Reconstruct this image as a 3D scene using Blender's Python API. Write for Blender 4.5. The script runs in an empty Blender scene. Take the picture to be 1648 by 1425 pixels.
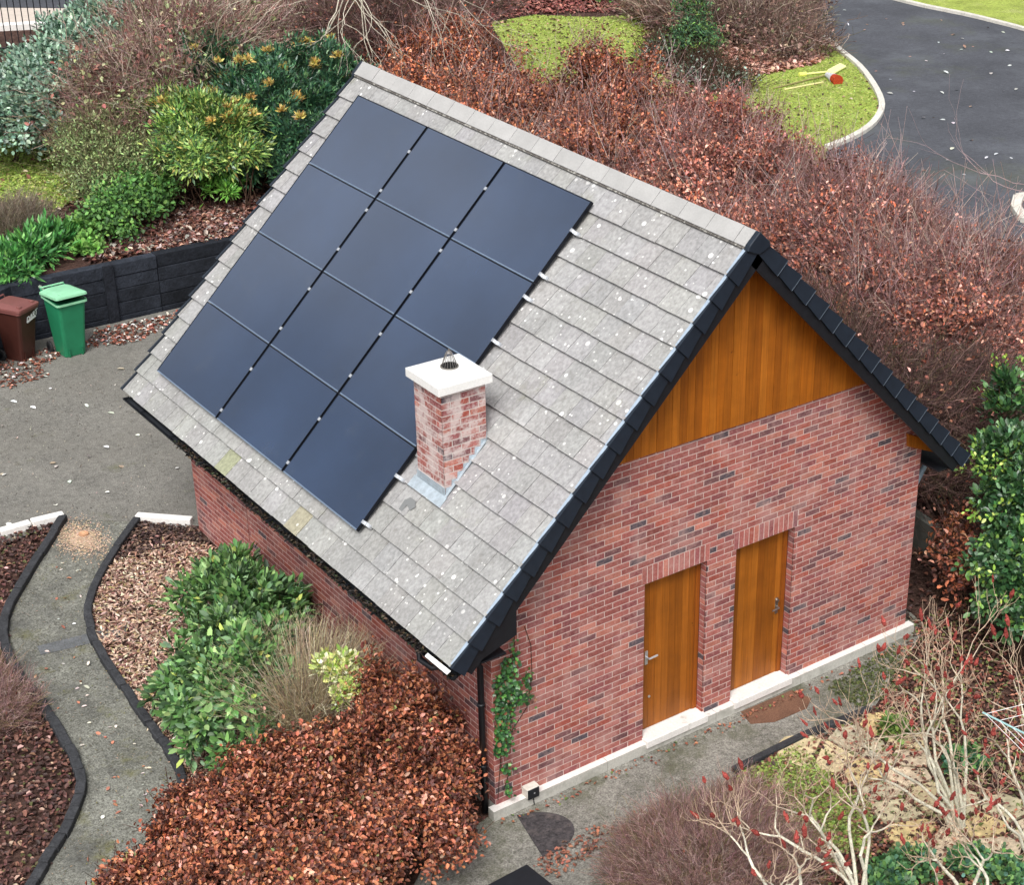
import bpy, math, random
import numpy as np
from mathutils import Vector, Matrix, geometry, noise as mnoise
R = math.radians
rng = np.random.default_rng(11)
random.seed(5)
scn = bpy.context.scene
COL = scn.collection

# ---------------------------------------------------------------- camera
CP = dict(cx=-8.2172, cy=-13.2238, cz=12.1503, yaw=-0.6908, pitch=-0.476, roll=0.0304, f=2837.4, px=1122.11, py=757.78)
def cam_axes():
    cy, sy, cp, sp = math.cos(CP['yaw']), math.sin(CP['yaw']), math.cos(CP['pitch']), math.sin(CP['pitch'])
    f = np.array([-sy*cp, cy*cp, sp]); r = np.array([cy, sy, 0.]); u = np.cross(r, f)
    cr, sr = math.cos(CP['roll']), math.sin(CP['roll'])
    return cr*r+sr*u, -sr*r+cr*u, f
CR, CU, CF = cam_axes()
CC = np.array([CP['cx'], CP['cy'], CP['cz']])
cd = bpy.data.cameras.new('camera'); cam = bpy.data.objects.new('camera', cd); COL.objects.link(cam)
m = Matrix.Identity(4)
for i in range(3):
    m[i][0], m[i][1], m[i][2], m[i][3] = CR[i], CU[i], -CF[i], CC[i]
cam.matrix_world = m
cd.sensor_width = 36; cd.lens = CP['f']*36/1648
cd.shift_x = -(CP['px']-824)/1648; cd.shift_y = (CP['py']-712.5)/1648
cd.clip_start = 0.1; cd.clip_end = 600
scn.camera = cam

# ---------------------------------------------------------------- light (overcast)
SUN_EL, SUN_AZ = R(54), R(226)     # azimuth clockwise from +Y
w = bpy.data.worlds.new('World'); scn.world = w; w.use_nodes = True
nt = w.node_tree; nt.nodes.clear()
sky = nt.nodes.new('ShaderNodeTexSky'); sky.sky_type = 'NISHITA'; sky.sun_disc = False
sky.sun_elevation = SUN_EL; sky.sun_rotation = SUN_AZ; sky.dust_density = 4.0; sky.air_density = 1.0
hs = nt.nodes.new('ShaderNodeHueSaturation'); hs.inputs['Saturation'].default_value = 0.22
bg = nt.nodes.new('ShaderNodeBackground'); bg.inputs['Strength'].default_value = 0.15
wo = nt.nodes.new('ShaderNodeOutputWorld')
nt.links.new(sky.outputs[0], hs.inputs['Color']); tcw = nt.nodes.new('ShaderNodeTexCoord'); cn = nt.nodes.new('ShaderNodeTexNoise'); cn.inputs['Scale'].default_value = 4.5; cn.inputs['Detail'].default_value = 5
cmr = nt.nodes.new('ShaderNodeMapRange'); cmr.inputs['From Min'].default_value = .35; cmr.inputs['From Max'].default_value = .65; cmr.inputs['To Min'].default_value = .55; cmr.inputs['To Max'].default_value = 1.45
cms = nt.nodes.new('ShaderNodeVectorMath'); cms.operation = 'SCALE'
nt.links.new(tcw.outputs['Generated'], cn.inputs['Vector']); nt.links.new(cn.outputs['Fac'], cmr.inputs['Value']); nt.links.new(hs.outputs[0], cms.inputs[0]); nt.links.new(cmr.outputs[0], cms.inputs['Scale'])
nt.links.new(cms.outputs[0], bg.inputs[0]); nt.links.new(bg.outputs[0], wo.inputs[0])
sl = bpy.data.lights.new('sun', 'SUN'); sl.energy = 1.5; sl.angle = R(24); sl.color = (1.0, 0.97, 0.93)
so = bpy.data.objects.new('sun', sl); COL.objects.link(so)
sd = Vector((math.sin(SUN_AZ)*math.cos(SUN_EL), math.cos(SUN_AZ)*math.cos(SUN_EL), math.sin(SUN_EL)))
so.rotation_euler = sd.to_track_quat('Z', 'Y').to_euler()
scn.view_settings.view_transform = 'Standard'; scn.view_settings.look = 'None'
scn.view_settings.exposure = 0.43; scn.view_settings.gamma = 1.0
scn.view_settings.use_curve_mapping = False

# ---------------------------------------------------------------- helpers
def S(r, g, b):
    def f(c):
        c /= 255.
        return c/12.92 if c <= 0.04045 else ((c+0.055)/1.055)**2.4
    return (f(r), f(g), f(b))

def tag(o, label=None, cat=None, group=None, kind=None):
    if label: o['label'] = label
    if cat: o['category'] = cat
    if group: o['group'] = group
    if kind: o['kind'] = kind
    return o

def empty(name, loc, label, cat, group=None):
    o = bpy.data.objects.new(name, None); COL.objects.link(o)
    o.location = Vector(loc); o.empty_display_size = 0.2
    tag(o, label, cat, group); return o

def link_mesh(name, me, parent=None):
    o = bpy.data.objects.new(name, me); COL.objects.link(o)
    if parent is not None:
        o.parent = parent
        # geometry is given in world space: cancel the parents' offset
        p = parent; off = Vector((0, 0, 0))
        while p is not None:
            off += p.location; p = p.parent
        o.location = -off
    return o

class MB:
    """collects polygons, each with a material slot and a colour"""
    def __init__(s): s.v = []; s.f = []; s.m = []; s.c = []
    def poly(s, pts, mi=0, col=(1, 1, 1)):
        b = len(s.v); s.v += [tuple(float(a) for a in p) for p in pts]; s.f.append(tuple(range(b, b+len(pts)))); s.m.append(mi); s.c.append(col)
    def hexa(s, p, mi=0, col=(1, 1, 1)):
        # p: 8 points, 0-3 bottom ring, 4-7 top ring
        b = len(s.v); s.v += [tuple(float(a) for a in q) for q in p]
        for f in ((3, 2, 1, 0), (4, 5, 6, 7), (0, 1, 5, 4), (1, 2, 6, 5), (2, 3, 7, 6), (3, 0, 4, 7)):
            s.f.append(tuple(b+i for i in f)); s.m.append(mi); s.c.append(col)
    def box(s, x0, x1, y0, y1, z0, z1, mi=0, col=(1, 1, 1)):
        s.hexa([(x0, y0, z0), (x1, y0, z0), (x1, y1, z0), (x0, y1, z0), (x0, y0, z1), (x1, y0, z1), (x1, y1, z1), (x0, y1, z1)], mi, col)
    def prism(s, poly, d, mi=0, col=(1, 1, 1)):
        # poly: list of 3D points, d: extrusion vector
        n = len(poly); d = np.array(d, float); P = [np.array(q, float) for q in poly]
        b = len(s.v); s.v += [tuple(q) for q in P]+[tuple(q+d) for q in P]
        s.f.append(tuple(range(b, b+n))[::-1]); s.f.append(tuple(range(b+n, b+2*n)))
        for i in range(n):
            j = (i+1) % n; s.f.append((b+i, b+j, b+n+j, b+n+i))
        s.m += [mi]*(n+2); s.c += [col]*(n+2)
    def tube(s, pts, rad, n=8, mi=0, col=(1, 1, 1), cap=True):
        pts = [np.array(p, float) for p in pts]
        if not hasattr(rad, '__len__'): rad = [rad]*len(pts)
        rings = []
        for i, p in enumerate(pts):
            t = pts[min(i+1, len(pts)-1)]-pts[max(i-1, 0)]; t = t/(np.linalg.norm(t)+1e-9)
            a = np.array([0, 0, 1.]) if abs(t[2]) < .9 else np.array([1., 0, 0])
            u = np.cross(t, a); u /= np.linalg.norm(u); v = np.cross(t, u)
            b = len(s.v)
            for k in range(n):
                an = 2*math.pi*k/n
                s.v.append(tuple(p+rad[i]*(math.cos(an)*u+math.sin(an)*v)))
            rings.append(b)
        for a, b in zip(rings[:-1], rings[1:]):
            for k in range(n):
                k2 = (k+1) % n
                s.f.append((a+k, a+k2, b+k2, b+k)); s.m.append(mi); s.c.append(col)
        if cap:
            s.f.append(tuple(rings[0]+k for k in range(n))[::-1]); s.m.append(mi); s.c.append(col)
            s.f.append(tuple(rings[-1]+k for k in range(n))); s.m.append(mi); s.c.append(col)
    def build(s, name, mats, parent=None, smooth=False, bevel=0):
        me = bpy.data.meshes.new(name); me.from_pydata(s.v, [], s.f)
        if not isinstance(mats, (list, tuple)): mats = [mats]
        for mm in mats: me.materials.append(mm)
        me.polygons.foreach_set('material_index', s.m)
        at = me.color_attributes.new('col', 'FLOAT_COLOR', 'CORNER')
        tot = np.array([len(f) for f in s.f]); cc = np.repeat(np.array(s.c, float), tot, axis=0)
        cc = np.hstack([cc, np.ones((len(cc), 1))]).astype(np.float32)
        at.data.foreach_set('color', cc.ravel())
        if smooth: me.polygons.foreach_set('use_smooth', [True]*len(s.f))
        me.update()
        o = link_mesh(name, me, parent)
        if bevel:
            bv = o.modifiers.new('bevel', 'BEVEL'); bv.width = bevel; bv.segments = 2; bv.limit_method = 'ANGLE'
        return o

def np_mesh(name, V, F, mat, parent=None, vcol=None, smooth=False):
    V = np.asarray(V, np.float32); F = np.asarray(F, np.int32)
    me = bpy.data.meshes.new(name)
    me.vertices.add(len(V)); me.vertices.foreach_set('co', V.ravel())
    k = F.shape[1]
    me.loops.add(F.size); me.loops.foreach_set('vertex_index', F.ravel())
    me.polygons.add(len(F)); me.polygons.foreach_set('loop_start', np.arange(0, F.size, k, dtype=np.int32))
    me.polygons.foreach_set('loop_total', np.full(len(F), k, np.int32))
    if smooth: me.polygons.foreach_set('use_smooth', np.ones(len(F), bool))
    me.materials.append(mat)
    if vcol is not None:
        at = me.color_attributes.new('col', 'FLOAT_COLOR', 'POINT')
        cc = np.hstack([vcol, np.ones((len(vcol), 1))]).astype(np.float32)
        at.data.foreach_set('color', cc.ravel())
    me.update(calc_edges=True); me.validate()
    return link_mesh(name, me, parent)

# ---------------------------------------------------------------- materials
def mat(name, base=None, rough=.7, metal=0., spec=.5, attr=False, noise=None, bump=None, streak=None, extra=None, coat=0.):
    """noise=(scale, amount, detail); bump=(scale, strength); streak=(axis-scale vec, amount)"""
    m = bpy.data.materials.new(name); m.use_nodes = True; t = m.node_tree; N = t.nodes; L = t.links
    b = N['Principled BSDF']; b.inputs['Roughness'].default_value = rough; b.inputs['Metallic'].default_value = metal
    b.inputs['Specular IOR Level'].default_value = spec; b.inputs['Coat Weight'].default_value = coat
    b.inputs['Coat Roughness'].default_value = 0.05
    tc = N.new('ShaderNodeTexCoord')
    if attr:
        a = N.new('ShaderNodeAttribute'); a.attribute_name = 'col'; col = a.outputs['Color']
        if base is not None:
            mx = N.new('ShaderNodeMix'); mx.data_type = 'RGBA'; mx.blend_type = 'MULTIPLY'; mx.inputs[0].default_value = 1
            L.new(col, mx.inputs[6]); mx.inputs[7].default_value = (*base, 1); col = mx.outputs[2]
    else:
        rgb = N.new('ShaderNodeRGB'); rgb.outputs[0].default_value = (*base, 1); col = rgb.outputs[0]
    def scale_by(col, fac_out, lo, hi):
        mr = N.new('ShaderNodeMapRange'); L.new(fac_out, mr.inputs['Value']); mr.inputs['From Min'].default_value = .3; mr.inputs['From Max'].default_value = .7
        mr.inputs['To Min'].default_value = lo; mr.inputs['To Max'].default_value = hi
        mx = N.new('ShaderNodeVectorMath'); mx.operation = 'SCALE'; L.new(col, mx.inputs[0]); L.new(mr.outputs[0], mx.inputs['Scale'])
        return mx.outputs[0]
    if noise:
        for sc, am, de in (noise if isinstance(noise, list) else [noise]):
            n = N.new('ShaderNodeTexNoise'); n.inputs['Scale'].default_value = sc; n.inputs['Detail'].default_value = de; n.inputs['Roughness'].default_value = .65
            L.new(tc.outputs['Object'], n.inputs['Vector']); col = scale_by(col, n.outputs['Fac'], 1-am, 1+am)
    if streak:
        mp = N.new('ShaderNodeMapping'); mp.inputs['Scale'].default_value = streak[0]; L.new(tc.outputs['Object'], mp.inputs['Vector'])
        n = N.new('ShaderNodeTexNoise'); n.inputs['Scale'].default_value = 1; n.inputs['Detail'].default_value = 6; L.new(mp.outputs[0], n.inputs['Vector'])
        col = scale_by(col, n.outputs['Fac'], 1-streak[1], 1+streak[1]*.6)
    for (kind, sc, lo, hi, c2, am) in (extra or []):
        # patches of another colour
        if kind == 'spots':
            v = N.new('ShaderNodeTexVoronoi'); v.inputs['Scale'].default_value = sc; L.new(tc.outputs['Object'], v.inputs['Vector'])
            # spot only in some cells, radius varies by cell
            sep = N.new('ShaderNodeSeparateColor'); L.new(v.outputs['Color'], sep.inputs[0])
            rad = N.new('ShaderNodeMapRange'); L.new(sep.outputs[0], rad.inputs['Value']); rad.inputs['From Min'].default_value = lo; rad.inputs['From Max'].default_value = 1
            rad.inputs['To Min'].default_value = 0.0; rad.inputs['To Max'].default_value = hi
            lt = N.new('ShaderNodeMath'); lt.operation = 'LESS_THAN'; L.new(v.outputs['Distance'], lt.inputs[0]); L.new(rad.outputs[0], lt.inputs[1])
            n3 = N.new('ShaderNodeTexNoise'); n3.inputs['Scale'].default_value = 1.3; n3.inputs['Detail'].default_value = 2; L.new(tc.outputs['Object'], n3.inputs['Vector'])
            mr = N.new('ShaderNodeMapRange'); L.new(n3.outputs['Fac'], mr.inputs['Value']); mr.inputs['From Min'].default_value = .38; mr.inputs['From Max'].default_value = .6; mr.inputs['To Max'].default_value = am
            fm = N.new('ShaderNodeMath'); fm.operation = 'MULTIPLY'; L.new(lt.outputs[0], fm.inputs[0]); L.new(mr.outputs[0], fm.inputs[1]); fac = fm.outputs[0]
        else:
            n = N.new('ShaderNodeTexNoise'); n.inputs['Scale'].default_value = sc; n.inputs['Detail'].default_value = 7; n.inputs['Roughness'].default_value = .7
            L.new(tc.outputs['Object'], n.inputs['Vector'])
            mr = N.new('ShaderNodeMapRange'); L.new(n.outputs['Fac'], mr.inputs['Value']); mr.inputs['From Min'].default_value = lo; mr.inputs['From Max'].default_value = hi; mr.inputs['To Max'].default_value = am
            fac = mr.outputs[0]
        mx = N.new('ShaderNodeMix'); mx.data_type = 'RGBA'; L.new(fac, mx.inputs[0]); L.new(col, mx.inputs[6]); mx.inputs[7].default_value = (*c2, 1); col = mx.outputs[2]
    L.new(col, b.inputs['Base Color'])
    if bump:
        n = N.new('ShaderNodeTexNoise'); n.inputs['Scale'].default_value = bump[0]; n.inputs['Detail'].default_value = 6; L.new(tc.outputs['Object'], n.inputs['Vector'])
        bp = N.new('ShaderNodeBump'); bp.inputs['Strength'].default_value = bump[1]; bp.inputs['Distance'].default_value = bump[2] if len(bump) > 2 else .02
        L.new(n.outputs['Fac'], bp.inputs['Height']); L.new(bp.outputs[0], b.inputs['Normal'])
    return m

M = {}
M['brick'] = mat('brick', attr=True, rough=.85, spec=.25, noise=[(45, .22, 4), (9, .12, 3)], bump=(120, .3, .004),
                 extra=[('n', 2.2, .49, .70, S(196, 158, 150), .6), ('n', 17, .50, .68, S(200, 160, 150), .42), ('n', 60, .58, .7, S(96, 60, 60), .35)])
M['brick_chimney'] = mat('brick_chimney', attr=True, rough=.9, spec=.2, noise=[(45, .25, 4)], bump=(90, .4, .006),
                 extra=[('n', 5.5, .46, .58, S(205, 192, 188), .85), ('n', 30, .5, .62, S(200, 170, 165), .5)])
M['mortar'] = mat('mortar', S(208, 186, 178), rough=.95, spec=.1, noise=(30, .12, 4))
M['tile'] = mat('tile', attr=True, rough=.8, spec=.3, noise=[(60, .10, 5), (1.7, .10, 3)], streak=((26, 26, 2.2), .24), bump=(140, .25, .003),
                extra=[('spots', 7, .25, .23, S(242, 241, 238), .9), ('spots', 16, .50, .27, S(240, 240, 236), .8), ('n', 3.2, .52, .72, S(124, 121, 116), .28), ('n', 1.5, .60, .76, S(126, 128, 98), .45), ('n', 9, .55, .7, S(112, 108, 102), .4)])
M['ridge'] = mat('ridge', attr=True, rough=.85, spec=.25, noise=[(50, .08, 5), (3, .08, 3)], bump=(120, .2, .003))
M['bedding'] = mat('bedding', S(92, 88, 84), rough=.95, noise=(40, .3, 4), extra=[('n', 18, .52, .6, S(200, 198, 190), .6)])
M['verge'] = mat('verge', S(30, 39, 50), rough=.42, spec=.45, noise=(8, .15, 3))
M['verge_top_glare'] = mat('verge_top_glare', S(158, 174, 190), rough=.5, noise=(30, .12, 3))
M['verge_lip_lit'] = mat('verge_lip_lit', S(100, 112, 124), rough=.4)
M['black'] = mat('black', S(24, 27, 32), rough=.45, noise=(12, .2, 3))
M['rubber'] = mat('rubber', S(38, 38, 40), rough=.8, noise=(30, .3, 4))
M['wood'] = mat('wood', attr=True, rough=.5, spec=.35, streak=((45, 45, 1.6), .22), noise=[(3, .14, 3)],
                extra=[('n', 7, .66, .72, S(90, 45, 12), .8)])
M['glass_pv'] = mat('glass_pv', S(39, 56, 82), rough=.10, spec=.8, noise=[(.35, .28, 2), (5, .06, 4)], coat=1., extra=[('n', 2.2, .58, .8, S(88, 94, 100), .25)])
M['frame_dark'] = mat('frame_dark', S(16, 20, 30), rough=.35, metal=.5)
M['frame_sky_glint'] = mat('frame_sky_glint', S(140, 158, 180), rough=.4, metal=.6)
M['alu'] = mat('alu', S(215, 218, 222), rough=.35, metal=.7)
M['steel'] = mat('steel', S(170, 165, 160), rough=.3, metal=.9)
M['white_stone'] = mat('white_stone', S(233, 230, 225), rough=.8, noise=[(35, .08, 4), (4, .06, 3)], extra=[('n', 8, .60, .7, S(190, 186, 175), .7)], bump=(60, .2, .004))
M['plinth'] = mat('plinth', S(228, 224, 219), rough=.85, noise=[(35, .1, 4), (2, .06, 3)], extra=[('n', 7, .58, .7, S(170, 166, 155), .7), ('n', 3, .66, .75, S(130, 135, 110), .6)], bump=(60, .3, .006))
M['plinth_side'] = mat('plinth_side', S(190, 188, 180), rough=.9, noise=[(35, .14, 4)], extra=[('n', 5, .5, .7, S(150, 148, 138), .8)], bump=(60, .3, .006))
M['lead'] = mat('lead', S(172, 184, 192), rough=.5, metal=.2, noise=[(14, .2, 3)], bump=(12, .5, .01))
M['leaf'] = mat('leaf', attr=True, rough=.55, spec=.35)
M['gloss_leaf'] = mat('gloss_leaf', attr=True, rough=.33, spec=.5)
M['bark'] = mat('bark', attr=True, rough=.9, spec=.15, noise=(30, .3, 4))
M['asphalt'] = mat('asphalt', S(122, 120, 114), rough=.9, spec=.2, noise=[(55, .5, 3), (14, .24, 5), (1.2, .2, 4)], bump=(70, .5, .01),
                   extra=[('n', 1.6, .60, .76, S(96, 98, 62), .65), ('n', .6, .45, .7, S(104, 101, 94), .6), ('n', 24, .56, .68, S(84, 80, 74), .7)])
M['path'] = mat('path', S(122, 122, 114), rough=.95, spec=.15, noise=[(50, .55, 3), (14, .28, 5), (1.3, .25, 3)], bump=(50, .7, .015),
                extra=[('n', 2.3, .56, .72, S(104, 102, 58), .75), ('n', 1.1, .48, .62, S(82, 82, 80), .65), ('n', 26, .52, .64, S(76, 74, 66), .75)])
M['front_path'] = mat('front_path', S(130, 128, 121), rough=.95, spec=.15, noise=[(50, .5, 3), (13, .28, 5), (1.1, .2, 3)], bump=(50, .6, .012),
                extra=[('n', 1.3, .50, .64, S(78, 80, 56), .65), ('n', 24, .54, .66, S(80, 77, 70), .7)])
M['road'] = mat('road', S(76, 78, 84), rough=.85, spec=.25, noise=[(9, .2, 5), (.45, .2, 3), (40, .3, 3)],
                extra=[('n', .22, .52, .7, S(92, 98, 56), .4), ('n', .5, .5, .75, S(108, 112, 118), .55)])
M['soil'] = mat('soil', S(74, 56, 50), rough=1, spec=.1, noise=[(18, .35, 6), (2, .2, 4)], bump=(16, 1, .05),
                extra=[('n', 5, .5, .66, S(108, 84, 74), .6)])
M['lawn'] = mat('lawn', S(156, 170, 84), rough=.95, spec=.1, noise=[(9, .28, 6), (1.2, .22, 4), (40, .3, 3)], bump=(30, 1, .05),
                extra=[('n', 1.0, .52, .72, S(176, 174, 124), .7), ('n', 3.5, .58, .7, S(120, 104, 76), .6)])
M['kerb'] = mat('kerb', S(206, 202, 192), rough=.9, noise=[(20, .15, 4), (3, .12, 3)], bump=(40, .4, .01), extra=[('n', 6, .58, .7, S(140, 138, 118), .6)])
M['timber'] = mat('timber', S(56, 57, 60), rough=.85, spec=.25, noise=[(6, .3, 5), (40, .25, 3)], bump=(20, .8, .02), extra=[('n', 4, .58, .72, S(84, 86, 88), .6)])
M['sleeper'] = mat('sleeper', attr=True, rough=.85, spec=.2, noise=[(2.2, .35, 5), (9, .3, 5), (40, .25, 3)], bump=(20, .8, .02), extra=[('n', 6, .68, .74, S(100, 105, 112), .6)])
M['flag'] = mat('flag', attr=True, rough=.95, noise=[(14, .28, 6), (3, .2, 4)], bump=(20, .9, .02), extra=[('n', 5, .54, .72, S(132, 128, 92), .5)])
M['pavement'] = mat('pavement', S(196, 184, 172), rough=.9, noise=(6, .1, 4))
M['concrete'] = mat('concrete', S(96, 98, 92), rough=.9, noise=[(6, .25, 5)], extra=[('n', 2, .5, .7, S(70, 80, 60), .6)])
M['plastic'] = mat('plastic', attr=True, rough=.45, spec=.4, noise=(5, .1, 3))
M['white'] = mat('white', S(240, 240, 240), rough=.6)
M['coir'] = mat('coir', S(112, 80, 62), rough=1, noise=[(60, .35, 3), (5, .2, 4)], bump=(80, 1, .01))
M['sawdust'] = mat('sawdust', S(206, 158, 120), rough=1, noise=[(40, .2, 3)])
M['fuzzy'] = mat('fuzzy', attr=True, rough=1, spec=.05, noise=(60, .35, 3), bump=(60, 1, .02))

# ---------------------------------------------------------------- terrain height
def yw(x):
    x = np.asarray(x, float); return np.where(x > .3, 15.25, 15.25+(x-.3)*.55)
def smooth(a, b, x):
    t = np.clip((x-a)/(b-a), 0, 1); return t*t*(3-2*t)
def gh(x, y):
    x = np.asarray(x, float); y = np.asarray(y, float)
    base = -.15+.031*np.clip(y+.5, 0, 8.2)
    base = base*(1-smooth(6, 12, x))
    up = 1.1*(1-smooth(5.5, 9.5, x-(np.maximum(y, 15)-15)*.35))
    return np.where(y > yw(x), np.maximum(up, base), base)
def ray(px, py): return CF+(px-CP['px'])/CP['f']*CR-(py-CP['py'])/CP['f']*CU
def AT(px, py, z):
    d = ray(px, py); return CC+d*((z-CC[2])/d[2])
def G(px, py, h=0.):
    d = ray(px, py); t = 8.
    while t < 400:
        p = CC+d*t
        if p[2] <= float(gh(p[0], p[1]))+h: break
        t += .02
    p = CC+d*t; return np.array([p[0], p[1], float(gh(p[0], p[1]))+h])

def drape(name, poly, off, m, step=.6, label=None, kind='structure', cat=None):
    poly = [(float(p[0]), float(p[1])) for p in poly]
    n = len(poly); vs = []
    for i in range(n):
        a, b = np.array(poly[i]), np.array(poly[(i+1) % n]); k = max(1, int(np.linalg.norm(b-a)/step))
        for j in range(k): vs.append(Vector(a+(b-a)*j/k))
    nb = len(vs)
    xs = [v.x for v in vs]; ys = [v.y for v in vs]
    gx = np.arange(min(xs)+step*.5, max(xs), step); gy = np.arange(min(ys)+step*.5, max(ys), step)
    X, Y = np.meshgrid(gx, gy); P = np.stack([X.ravel(), Y.ravel()], 1); P = P[inside(P, poly, .12*step)]
    vs += [Vector(p) for p in P]
    r = geometry.delaunay_2d_cdt(vs, [(i, (i+1) % nb) for i in range(nb)], [], 1, 1e-5)
    V = np.array([[v.x, v.y] for v in r[0]]); Z = gh(V[:, 0], V[:, 1])+off
    F = [list(f) for f in r[2] if len(f) == 3]
    for f in F:
        a, b, c = V[f[0]], V[f[1]], V[f[2]]
        if (b[0]-a[0])*(c[1]-a[1])-(b[1]-a[1])*(c[0]-a[0]) < 0: f.reverse()
    o = np_mesh(name, np.column_stack([V, Z]), F, m)
    o['kind'] = kind
    if label: o['label'] = label
    if cat: o['category'] = cat
    return o

def inside(P, poly, margin=0):
    x, y = P[:, 0], P[:, 1]; c = np.zeros(len(P), bool); n = len(poly); dmin = np.full(len(P), 1e9)
    for i in range(n):
        x1, y1 = poly[i][:2]; x2, y2 = poly[(i+1) % n][:2]
        cond = ((y1 > y) != (y2 > y)) & (x < (x2-x1)*(y-y1)/((y2-y1) if y2 != y1 else 1e-9)+x1); c ^= cond
        if margin:
            d = np.array([x2-x1, y2-y1]); L2 = (d@d)+1e-12; t = np.clip(((x-x1)*d[0]+(y-y1)*d[1])/L2, 0, 1)
            dmin = np.minimum(dmin, np.hypot(x-x1-t*d[0], y-y1-t*d[1]))
    return c & (dmin > margin) if margin else c

# ---------------------------------------------------------------- leaves and twigs
TPL = {
 'oval': ([(0, 0, 0), (.3, .27, .05), (.72, .25, .03), (1, 0, -.06), (.72, -.25, .03), (.3, -.27, .05)], [(0, 1, 2, 3), (0, 3, 4, 5)]),
 'round': ([(0, 0, 0), (.25, .38, .08), (.75, .38, .04), (1, 0, -.08), (.75, -.38, .04), (.25, -.38, .08)], [(0, 1, 2, 3), (0, 3, 4, 5)]),
 'curl': ([(0, 0, 0), (.3, .30, .16), (.7, .26, .20), (1, 0, -.16), (.72, -.27, .10), (.3, -.28, .18)], [(0, 1, 2, 3), (0, 3, 4, 5)]),
 'lance': ([(0, 0, 0), (.4, .15, .03), (1, 0, -.10), (.4, -.15, .03)], [(0, 1, 2, 3)]),
 'ellip': ([(0, 0, 0), (.3, .17, .04), (.68, .16, .03), (1, 0, -.08), (.68, -.16, .03), (.3, -.17, .04)], [(0, 1, 2, 3), (0, 3, 4, 5)]),
 'ellip2': ([(0, 0, 0), (.3, .21, .05), (.68, .20, .03), (1, 0, -.10), (.68, -.20, .03), (.3, -.21, .05)], [(0, 1, 2, 3), (0, 3, 4, 5)]),
 'blade': ([(0, -.03, 0), (0, .03, 0), (.6, .025, .0), (1, 0, -.1)], [(0, 1, 2, 3)]),
}
def rand_dirs(n, g=None):
    v = (g or rng).normal(size=(n, 3)); return v/np.linalg.norm(v, axis=1, keepdims=True)
def unit(v): return v/(np.linalg.norm(v, axis=1, keepdims=True)+1e-9)
def pick(pal, n):
    cols = np.array([p[0] for p in pal], float); wts = np.array([p[1] for p in pal], float); return cols[rng.choice(len(pal), n, p=wts/wts.sum())]
def leaves(name, P, D, N, Sz, C, tpl='oval', m=None, parent=None):
    T, FF = TPL[tpl]; T = np.array(T); FF = np.array(FF)
    D = unit(D); B = unit(np.cross(N, D)); Nn = np.cross(D, B); K = len(T)
    V = P[:, None, :]+Sz[:, None, None]*(T[None, :, 0, None]*D[:, None]+T[None, :, 1, None]*B[:, None]+T[None, :, 2, None]*Nn[:, None])
    F = (np.arange(len(P))*K)[:, None, None]+FF[None]
    return np_mesh(name, V.reshape(-1, 3), F.reshape(-1, 4), m or M['leaf'], parent, np.repeat(C, K, axis=0))

def twigs(name, segs, parent=None, m=None, sides=3):
    """segs: array (n, 11) p0(3) p1(3) r0 r1 col(3)"""
    s = np.asarray(segs, float); p0, p1 = s[:, :3], s[:, 3:6]; t = unit(p1-p0)
    a = np.where(np.abs(t[:, 2:3]) < .9, np.array([[0, 0, 1.]]), np.array([[1., 0, 0]]))
    u = unit(np.cross(t, a)); v = np.cross(t, u); V = []
    for p, r in ((p0, s[:, 6]), (p1, s[:, 7])):
        for k in range(sides):
            an = 2*math.pi*k/sides; V.append(p+r[:, None]*(math.cos(an)*u+math.sin(an)*v))
    V = np.stack(V, 1).reshape(-1, 3)
    F = np.array([(k, (k+1) % sides, sides+(k+1) % sides, sides+k) for k in range(sides)])
    F = (np.arange(len(s))*2*sides)[:, None, None]+F[None]
    return np_mesh(name, V, F.reshape(-1, 4), m or M['bark'], parent, np.repeat(s[:, 8:11], 2*sides, axis=0), smooth=sides > 4)

def jit(C, a=.18):
    return np.clip(C*(1+rng.normal(0, a, (len(C), 1)))*(1+rng.normal(0, .06, C.shape)), 0.004, .9)

def clumps_ell(c, rad, n, shell=.55, lumpy=.18, zmin=None):
    d = rand_dirs(n); d[:, 2] = np.abs(d[:, 2])*1.1-.28 if zmin is None else d[:, 2]
    r = shell+(1-shell)*rng.random(n)**.6
    ang = np.arctan2(d[:, 1], d[:, 0]); lump = 1+lumpy*np.sin(ang*3+c[0]*5)*np.cos(d[:, 2]*4+c[1]*3)+rng.normal(0, lumpy*.4, n)
    return np.array(c)+d*(r*lump)[:, None]*np.array(rad)

def foliage(cl, cr, n, size, pal, centre, tpl='oval', updir=.5, outn=.6, droop=0., m=None, parent=None, name='foliage', clumpvar=.16, rosette=False, flat=1.):
    k = rng.integers(0, len(cl), n); cb = 1+rng.normal(0, clumpvar, len(cl))
    off = rng.normal(size=(n, 3))*cr*np.array([1, 1, flat])
    if rosette: off *= .55
    P = cl[k]+off
    out = unit(P-np.array(centre)[None])
    D = unit((unit(off) if rosette else rand_dirs(n))+out*.5+np.array([0, 0, updir])[None]*(.6)-np.array([0, 0, droop])[None])
    N = unit(out*outn+np.array([0, 0, 1.])[None]*.8+rand_dirs(n)*.55)
    Sz = size*(.65+.6*rng.random(n))
    C = jit(pick(pal, n))*np.clip(cb[k], .45, 1.6)[:, None]
    return leaves(name, P, D, N, Sz, C, tpl, m, parent)

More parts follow.
